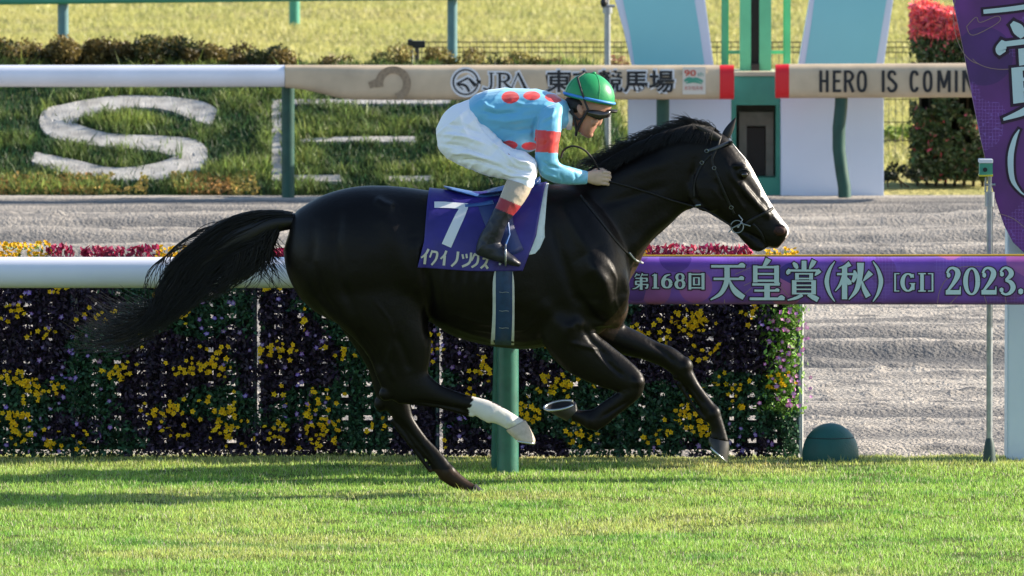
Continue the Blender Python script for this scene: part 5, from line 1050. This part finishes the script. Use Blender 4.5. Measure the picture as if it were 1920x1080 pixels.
for s in (-1, 1):
    blob(jb, P(1112, 228, Y0 + s * .046), (.026, .02, .024)); blob(jb, P(1130, 214, Y0 + s * .035), (.02, .028, .012))
    c = P(1088, 206, Y0 + s * .083); blob(jb, c, (.017, .01, .032), Matrix.Rotation(R(-18), 3, 'Y'))
    # arms
    loft(jb, [(1050, 200, 1022, 205, .04, s * .16), (1052, 225, 1012, 225, .042, s * .2), (1046, 255, 1014, 258, .038, s * .225), (1040, 290, 1012, 300, .036, s * .235), (1045, 306, 1018, 330, .036, s * .225), (1065, 315, 1045, 340, .033, s * .195), (1085, 321, 1078, 342, .028, s * .16), (1104, 323, 1100, 341, .023, s * .125)], Y0, 4, 16)
    # hand: palm block, thumb on top, four fingers closing inwards round the reins
    x_ = 0 if s < 0 else 9
    loft(jb, [(1100 + x_, 322, 1100 + x_, 342, .022, s * .125), (1112 + x_, 319, 1111 + x_, 346, .022, s * .115), (1124 + x_, 318.5, 1122 + x_, 348, .024, s * .108), (1132 + x_, 320, 1129 + x_, 347, .021, s * .104)], Y0, 3, 16, 2.6)
    for k, (dx, dy) in enumerate(((2, 0), (3.5, 0), (2.5, 0), (0, 0))):
        yy = 322.5 + k * 7.2; r = 3.6 - k * .15; X0 = 1127 + x_ + dx
        jb.tube([P(X0, yy, Y0 + s * .118), P(X0 + 9, yy + .8, Y0 + s * .112), P(X0 + 14, yy + 2, Y0 + s * .098), P(X0 + 11, yy + 3, Y0 + s * .078), P(X0 + 2, yy + 3, Y0 + s * .072)], [r / 350 * 1.0] * 2 + [r / 350 * .95, r / 350 * .9, r / 350 * .8], 10)
    jb.tube([P(1108 + x_, 325, Y0 + s * .10), P(1118 + x_, 319, Y0 + s * .088), P(1129 + x_, 317.5, Y0 + s * .084), P(1138 + x_, 321, Y0 + s * .086)], [.013, .0115, .0105, .009], 10)
    # legs inside the breeches and boots
    loft(jb, [(880, 225, 830, 275, .08, s * .1), (925, 265, 878, 308, .08, s * .15), (980, 292, 946, 326, .055, s * .24), (996, 325, 968, 338, .04, s * .275), (976, 362, 960, 356, .03, s * .32), (946, 402, 930, 396, .025, s * .34), (928, 440, 914, 440, .02, s * .347), (928, 458, 912, 462, .02, s * .347), (952, 482, 940, 486, .018, s * .357)], Y0, 4, 16)
jm = organic(jb, .0042, 3, .5); V = co(jm); ax, ay = px_of(V)
cols = np.tile(np.array((.40, .21, .145)), (len(V), 1)); cols *= (.85 + .3 * fbm(V[:, 0] * 25, V[:, 2] * 25, 3, 2))[:, None]
face = ay < 262
hand = (V[:, 0] > P(1095, 330, Y0).x) & (V[:, 2] < P(960, 305, Y0).z); cols[hand] = np.array((.50, .36, .27)) * (.85 + .3 * fbm(V[hand][:, 0] * 60, V[hand][:, 2] * 60, 2, 3))[:, None]
lip = face & (ax > 1108) & (ay > 238.5) & (ay < 248.5) & (np.abs(V[:, 1] - Y0) < .024); cols[lip] = (.38, .14, .12)
brow = face & inpoly(ax, ay, [(1118, 209), (1137, 210), (1136, 214), (1116, 213)]); cols[brow] = (.05, .03, .02)
stub = face & inpoly(ax, ay, [(1086, 236), (1112, 248), (1106, 258), (1088, 254)]); cols[stub] *= .85
jbody = link_mesh('body', jm, M['skin'], rider, True, cols)
M['eye_w'] = mat('eye_white', (.25, .2, .18), .2, .6)
for s in (-1, 1): f = MB(); blob(f, P(1124.5, 221, Y0 + s * .037), (.009, .01, .007), n=14); f.build('eye', M['eye_w'], rider, True)
# hair at the nape and temple, below the helmet
f = MB(); blob(f, P(1083, 197, Y0), (.075, .078, .062), n=26); f.build('hair', mat('dark_hair', (.012, .009, .008), .6, bump=(90, .5, .004)), rider, True)

# silks
def fold(me, amp, sx, sz, seed, ang=0):
    V = co(me); n_ = np.empty(len(V) * 3, np.float32); me.vertices.foreach_get('normal', n_); n_ = n_.reshape(-1, 3)
    u = V[:, 0] * math.cos(ang) + V[:, 2] * math.sin(ang); v = -V[:, 0] * math.sin(ang) + V[:, 2] * math.cos(ang)
    f_ = fbm(u * sx, v * sz, 3, seed); f_ = np.abs(f_ - .47) * 2.2
    V2 = V + n_ * ((.3 - f_) * amp)[:, None]; me.vertices.foreach_set('co', V2.astype(np.float32).ravel()); me.update(); return V
sb = MB()
loft(sb, [(876, 188, 902, 252, .15), (892, 176, 915, 262, .165), (925, 168, 940, 276, .175), (960, 165, 965, 283, .18), (1000, 167, 995, 284, .185), (1030, 173, 1022, 270, .185), (1050, 182, 1042, 248, .165), (1062, 190, 1058, 240, .11), (1068, 197, 1066, 238, .085)], Y0, 4, 30, 2.3)
for s in (-1, 1):
    loft(sb, [(1048, 190, 1005, 210, .06, s * .13), (1056, 208, 1006, 225, .058, s * .18), (1054, 232, 1006, 245, .055, s * .21), (1050, 258, 1006, 262, .052, s * .23), (1047, 285, 1004, 290, .05, s * .24), (1048, 300, 1008, 315, .05, s * .24), (1054, 307, 1018, 334, .048, s * .225), (1068, 313, 1042, 345, .044, s * .2), (1084, 318, 1075, 348, .037, s * .165), (1099, 321, 1096, 346, .03, s * .135), (1103, 322, 1101, 344, .028, s * .13)], Y0, 5, 22)
sm = organic(sb, .0042, 4, .5); fold(sm, .016, 5, 13, 21, .5); V = co(sm); ax, ay = px_of(V); nn = np.empty(len(V) * 3, np.float32); sm.vertices.foreach_get('normal', nn); nn = nn.reshape(-1, 3)
V = relief(V, nn, ax, ay, [([(900, 205), (930, 214), (975, 210)], 4, -.012), ([(905, 222), (945, 228), (1000, 222)], 5, .012), ([(930, 240), (965, 246), (1005, 240)], 4, -.010), ([(915, 250), (945, 262), (975, 268)], 4, .009), ([(1010, 215), (1000, 240), (1000, 262)], 4, -.014), ([(1042, 200), (1034, 218), (1014, 228)], 3.5, .008),
     ([(1014, 300), (1030, 312), (1050, 316)], 3, -.008), ([(1010, 312), (1024, 326), (1046, 334)], 3, .007), ([(1050, 326), (1056, 338), (1052, 345)], 2.5, -.005), ([(1076, 322), (1080, 334), (1076, 344)], 2.5, -.004), ([(1020, 250), (1026, 262), (1020, 280)], 2.5, -.004), ([(960, 190), (985, 198), (1010, 196)], 4, .006), ([(905, 190), (915, 200), (930, 204)], 3, .007)])
sm.vertices.foreach_set('co', V.astype(np.float32).ravel()); sm.update()
cols = np.tile(np.array((.13, .42, .64)), (len(V), 1))
for cx, cy, rx, ry in ((957, 182.5, 16.5, 11.5), (997, 179.5, 16, 8.5), (1037.5, 184, 15.5, 7.8)):
    cols[((ax - cx) / rx) ** 2 + ((ay - cy - (ax - cx) * .16 * (cx > 1030)) / ry) ** 2 < 1] = (.62, .025, .03)
for cx, cy, rx, ry in ((955, 272, 15, 9.5), (993, 274, 15, 7.5), (1025, 262, 10, 8)):
    cols[(((ax - cx) / rx) ** 2 + ((ay - cy) / ry) ** 2 < 1) & (np.abs(V[:, 1] - Y0) < .30) & (ax < 1006)] = (.68, .03, .035)
band_ = (ay > 243 + (ax - 1005) * .10) & (ay < 285 + (ax - 1005) * .05) & (np.abs(V[:, 1] - Y0) > .155) & (ax > 1003); cols[band_] = (.68, .035, .03)
link_mesh('silks', sm, mat('pale_blue_satin', (.3, .6, .7), .42, .5, attr=True, bump=(22, .25, .008), sheen=.3), rider, True, cols)
f = MB(); loft(f, [(1062, 192, 1062, 243, .086), (1070, 196, 1068, 244, .083), (1075, 202, 1072, 243, .078)], Y0, 3, 24); f.build('collar', mat('white_collar', (.62, .64, .64), .7), rider, True)
# breeches
bb = MB()
loft(bb, [(884, 186, 906, 250, .152), (868, 190, 896, 262, .165), (848, 198, 884, 285, .175), (830, 214, 872, 306, .175), (820, 236, 862, 300, .15), (817, 262, 850, 290, .1)], Y0, 4, 28)
for s in (-1, 1):
    loft(bb, [(880, 200, 818, 250, .10, s * .08), (896, 215, 822, 278, .11, s * .105), (915, 238, 845, 301, .11, s * .13), (938, 262, 878, 316, .1, s * .165), (962, 279, 912, 328, .09, s * .2), (985, 285, 938, 335, .078, s * .235), (1002, 299, 955, 340, .068, s * .26), (1007, 318, 958, 343, .062, s * .275), (1003, 336, 958, 346, .058, s * .285), (998, 352, 958, 350, .054, s * .29)], Y0, 5, 24)
bm_ = organic(bb, .0045, 5, .5); fold(bm_, .014, 3.5, 13, 33, .75)
V = co(bm_); bx2, by2 = px_of(V); nn = np.empty(len(V) * 3, np.float32); bm_.vertices.foreach_get('normal', nn); nn = nn.reshape(-1, 3)
V = relief(V, nn, bx2, by2, [([(834, 232), (870, 236), (905, 250)], 3.5, -0.0170), ([(826, 252), (866, 256), (915, 272)], 4, 0.0170), ([(828, 270), (866, 274), (912, 292)], 3.5, -0.0204), ([(842, 286), (880, 288), (930, 304)], 4, 0.0187), ([(860, 300), (900, 302), (948, 318)], 3.5, -0.0187), ([(890, 222), (912, 246), (936, 266)], 4, -0.0170), ([(880, 205), (893, 228), (905, 244)], 3, 0.0136),
     ([(940, 275), (960, 290), (985, 296)], 3, -0.0170), ([(950, 290), (975, 304), (998, 308)], 3, 0.0170), ([(948, 308), (972, 318), (1000, 322)], 3, -0.0170), ([(938, 322), (962, 330), (996, 334)], 2.5, 0.0136), ([(916, 262), (944, 286), (968, 312)], 3, 0.0136), ([(860, 210), (866, 235), (880, 262)], 4, 0.0102)])
bm_.vertices.foreach_set('co', V.astype(np.float32).ravel()); bm_.update(); cols = np.tile(np.array((.84, .85, .90)), (len(V), 1))
pr = link_mesh('breeches', bm_, mat('white_nylon', (.74, .74, .8), .6, .3, attr=True, bump=(14, .3, .008), transl=.0), rider, True, cols)
# boots
M['boot'] = mat('boot_leather', (.02, .02, .03), .38, .4, attr=True, bump=(40, .35, .006))
for s in (-1, 1):
    ob = MB()
    loft(ob, [(1000, 346, 952, 336, .058, s * .29), (994, 360, 945, 350, .058, s * .305), (976, 388, 937, 370, .055, s * .33), (958, 410, 927, 390, .05, s * .345), (948, 428, 914, 418, .047, s * .352), (942, 444, 901, 440, .042, s * .355), (938, 456, 894, 458, .038, s * .355), (934, 464, 892, 474, .036, s * .355), (930, 470, 900, 480, .03, s * .355)], Y0, 5, 22)
    loft(ob, [(915, 440, 892, 474, .036, s * .355), (934, 452, 905, 482, .04, s * .358), (950, 468, 926, 489, .043, s * .362), (964, 480, 948, 495, .041, s * .362), (973, 488, 964, 499, .033, s * .36), (977, 494, 973, 500, .015, s * .358)], Y0, 4, 20)
    om = organic(ob, .0045, 3, .5); fold(om, .006, 14, 14, 5); V = co(om); ax, ay = px_of(V); ll = (ax - 975) * .42 * -1 + ay   # lines across the shin
    lc = ay - (ax - 950) * .42
    cols = np.tile(np.array((.010, .012, .022)), (len(V), 1)); cols[lc < 399] = (.30, .03, .04); cols[lc < 375] = (.44, .37, .29)
    bo = link_mesh('boot', om, M['boot'], rider, True, cols)
    f = MB(); c = P(948, 478, Y0 + s * .36)
    # stirrup iron round the ball of the foot, leather up to the saddle
    ring = [c + Vector((0, math.cos(t) * .055, math.sin(t) * .055)) for t in [2 * math.pi * k / 20 for k in range(21)]]; f.tube(ring, .005, 8, cap=False)
    f.tube([c + Vector((-.03, -.05, -.045)), c + Vector((-.03, .05, -.045))], .006, 8); f.build('stirrup', M['buckle'], sad, True)
    f = MB(); f.tube([c + Vector((0, 0, .055)), P(955, 440, Y0 + s * .34), P(950, 400, Y0 + s * .30), P(945, 370, Y0 + s * .2)], .006, 6); f.build('stirrup_leather', M['blue'], sad, True)
# helmet with silk cap
Hc = P(1104, 183, Y0); tilt = Matrix.Rotation(R(12), 3, 'Y'); n, m_ = 48, 22
def hel_pt(th, ph, k=1.0):
    v = Vector((math.sin(th) * math.cos(ph) * .131, math.sin(th) * math.sin(ph) * .108, math.cos(th) * .128)) * k
    v.x *= 1 + .04 * (v.x > 0); return Hc + tilt @ v
vs = [hel_pt(0, 0)] + [hel_pt(R(97) * i / m_, 2 * math.pi * j / n) for i in range(1, m_ + 1) for j in range(n)]
fs = [(0, 1 + j, 1 + (j + 1) % n) for j in range(n)] + [(1 + i * n + j, 1 + (i + 1) * n + j, 1 + (i + 1) * n + (j + 1) % n, 1 + i * n + (j + 1) % n) for i in range(m_ - 1) for j in range(n)]
f = MB(); f.add(vs, fs); hel = f.build('helmet', mat('green_cap_silk', (.018, .26, .09), .4, .4, bump=(18, .3, .006)), rider, True); md = hel.modifiers.new('t', 'SOLIDIFY'); md.thickness = .006; md.offset = -1
f = MB(); f.tube([hel_pt(R(91), 2 * math.pi * j / 48, 1.01) for j in range(49)], .0075, 10, cap=False); f.build('rim_band', mat('blue_band', (.04, .22, .60), .5), hel, True)
for q in (0, 2, 4, 6):
    f = MB(); f.tube([hel_pt(R(90) * i / 14, R(22 + q * 45), 1.004) for i in range(15)], .0015, 5); f.build('seam', mat('seam_green', (.015, .22, .07), .5) if q == 0 else bpy.data.materials['seam_green'], hel, True)
f = MB(); blob(f, hel_pt(0, 0, 1.02), (.012, .012, .008)); f.build('button', mat('button_green', (.02, .3, .1), .5), hel, True)
# goggles strap over the crown, goggles pushed up at the peak
hbv2 = BVHTree.FromPolygons(vs, fs); f = MB(); gp = [drape(hbv2, x, y, .004, Y0 - .1) for x, y in ((1083, 146), (1086, 157), (1090, 170), (1094, 182), (1098, 194), (1103, 206))]; f.tube(gp, .0062, 8); f.tube([far_side(p) for p in gp], .0062, 8)
f.tube([gp[0], hel_pt(R(22), R(-170), 1.02), hel_pt(R(22), R(170), 1.02), far_side(gp[0])], .006, 8); f.build('goggle_strap', M['black'], hel, True)
f = MB()
for s in (-1, 1):
    f.tube([P(1102, 207, Y0 + s * .098), P(1094, 220, Y0 + s * .082), P(1086, 234, Y0 + s * .068), P(1081, 246, Y0 + s * .05)], .0075, 8)
    f.tube([P(1072, 205, Y0 + s * .086), P(1078, 225, Y0 + s * .078), P(1081, 246, Y0 + s * .05)], .0065, 8)
    f.tube([P(1068, 208, Y0 + s * .084), P(1084, 224, Y0 + s * .084), P(1092, 222, Y0 + s * .082)], .0065, 8)
f.tube([P(1081, 246, Y0 - .05), P(1080, 252, Y0 - .03), P(1080, 253, Y0), P(1080, 252, Y0 + .03), P(1081, 246, Y0 + .05)], .0075, 8); f.build('chin_strap', M['black'], hel, True)
f = MB()
for s in (-1, 1): loft(f, [(1100, 206, 1101, 216, .012, s * .083), (1112, 206, 1112, 221, .014, s * .078), (1124, 207, 1124, 225, .014, s * .068), (1134, 209, 1133, 222, .014, s * .06), (1143, 207, 1140, 221, .02, s * .04), (1147, 206, 1144, 218, .02, s * .02)], Y0, 3, 14)
f.build('goggles', mat('goggle_lens', (.012, .011, .012), .15, .7), hel, True)
f = MB(); loft(f, [(1140, 204, 1140, 210, .055), (1150, 205, 1150, 212, .045), (1158, 206, 1157, 211, .025)], Y0, 3, 18); f.build('peak', M['strap'], hel, True)
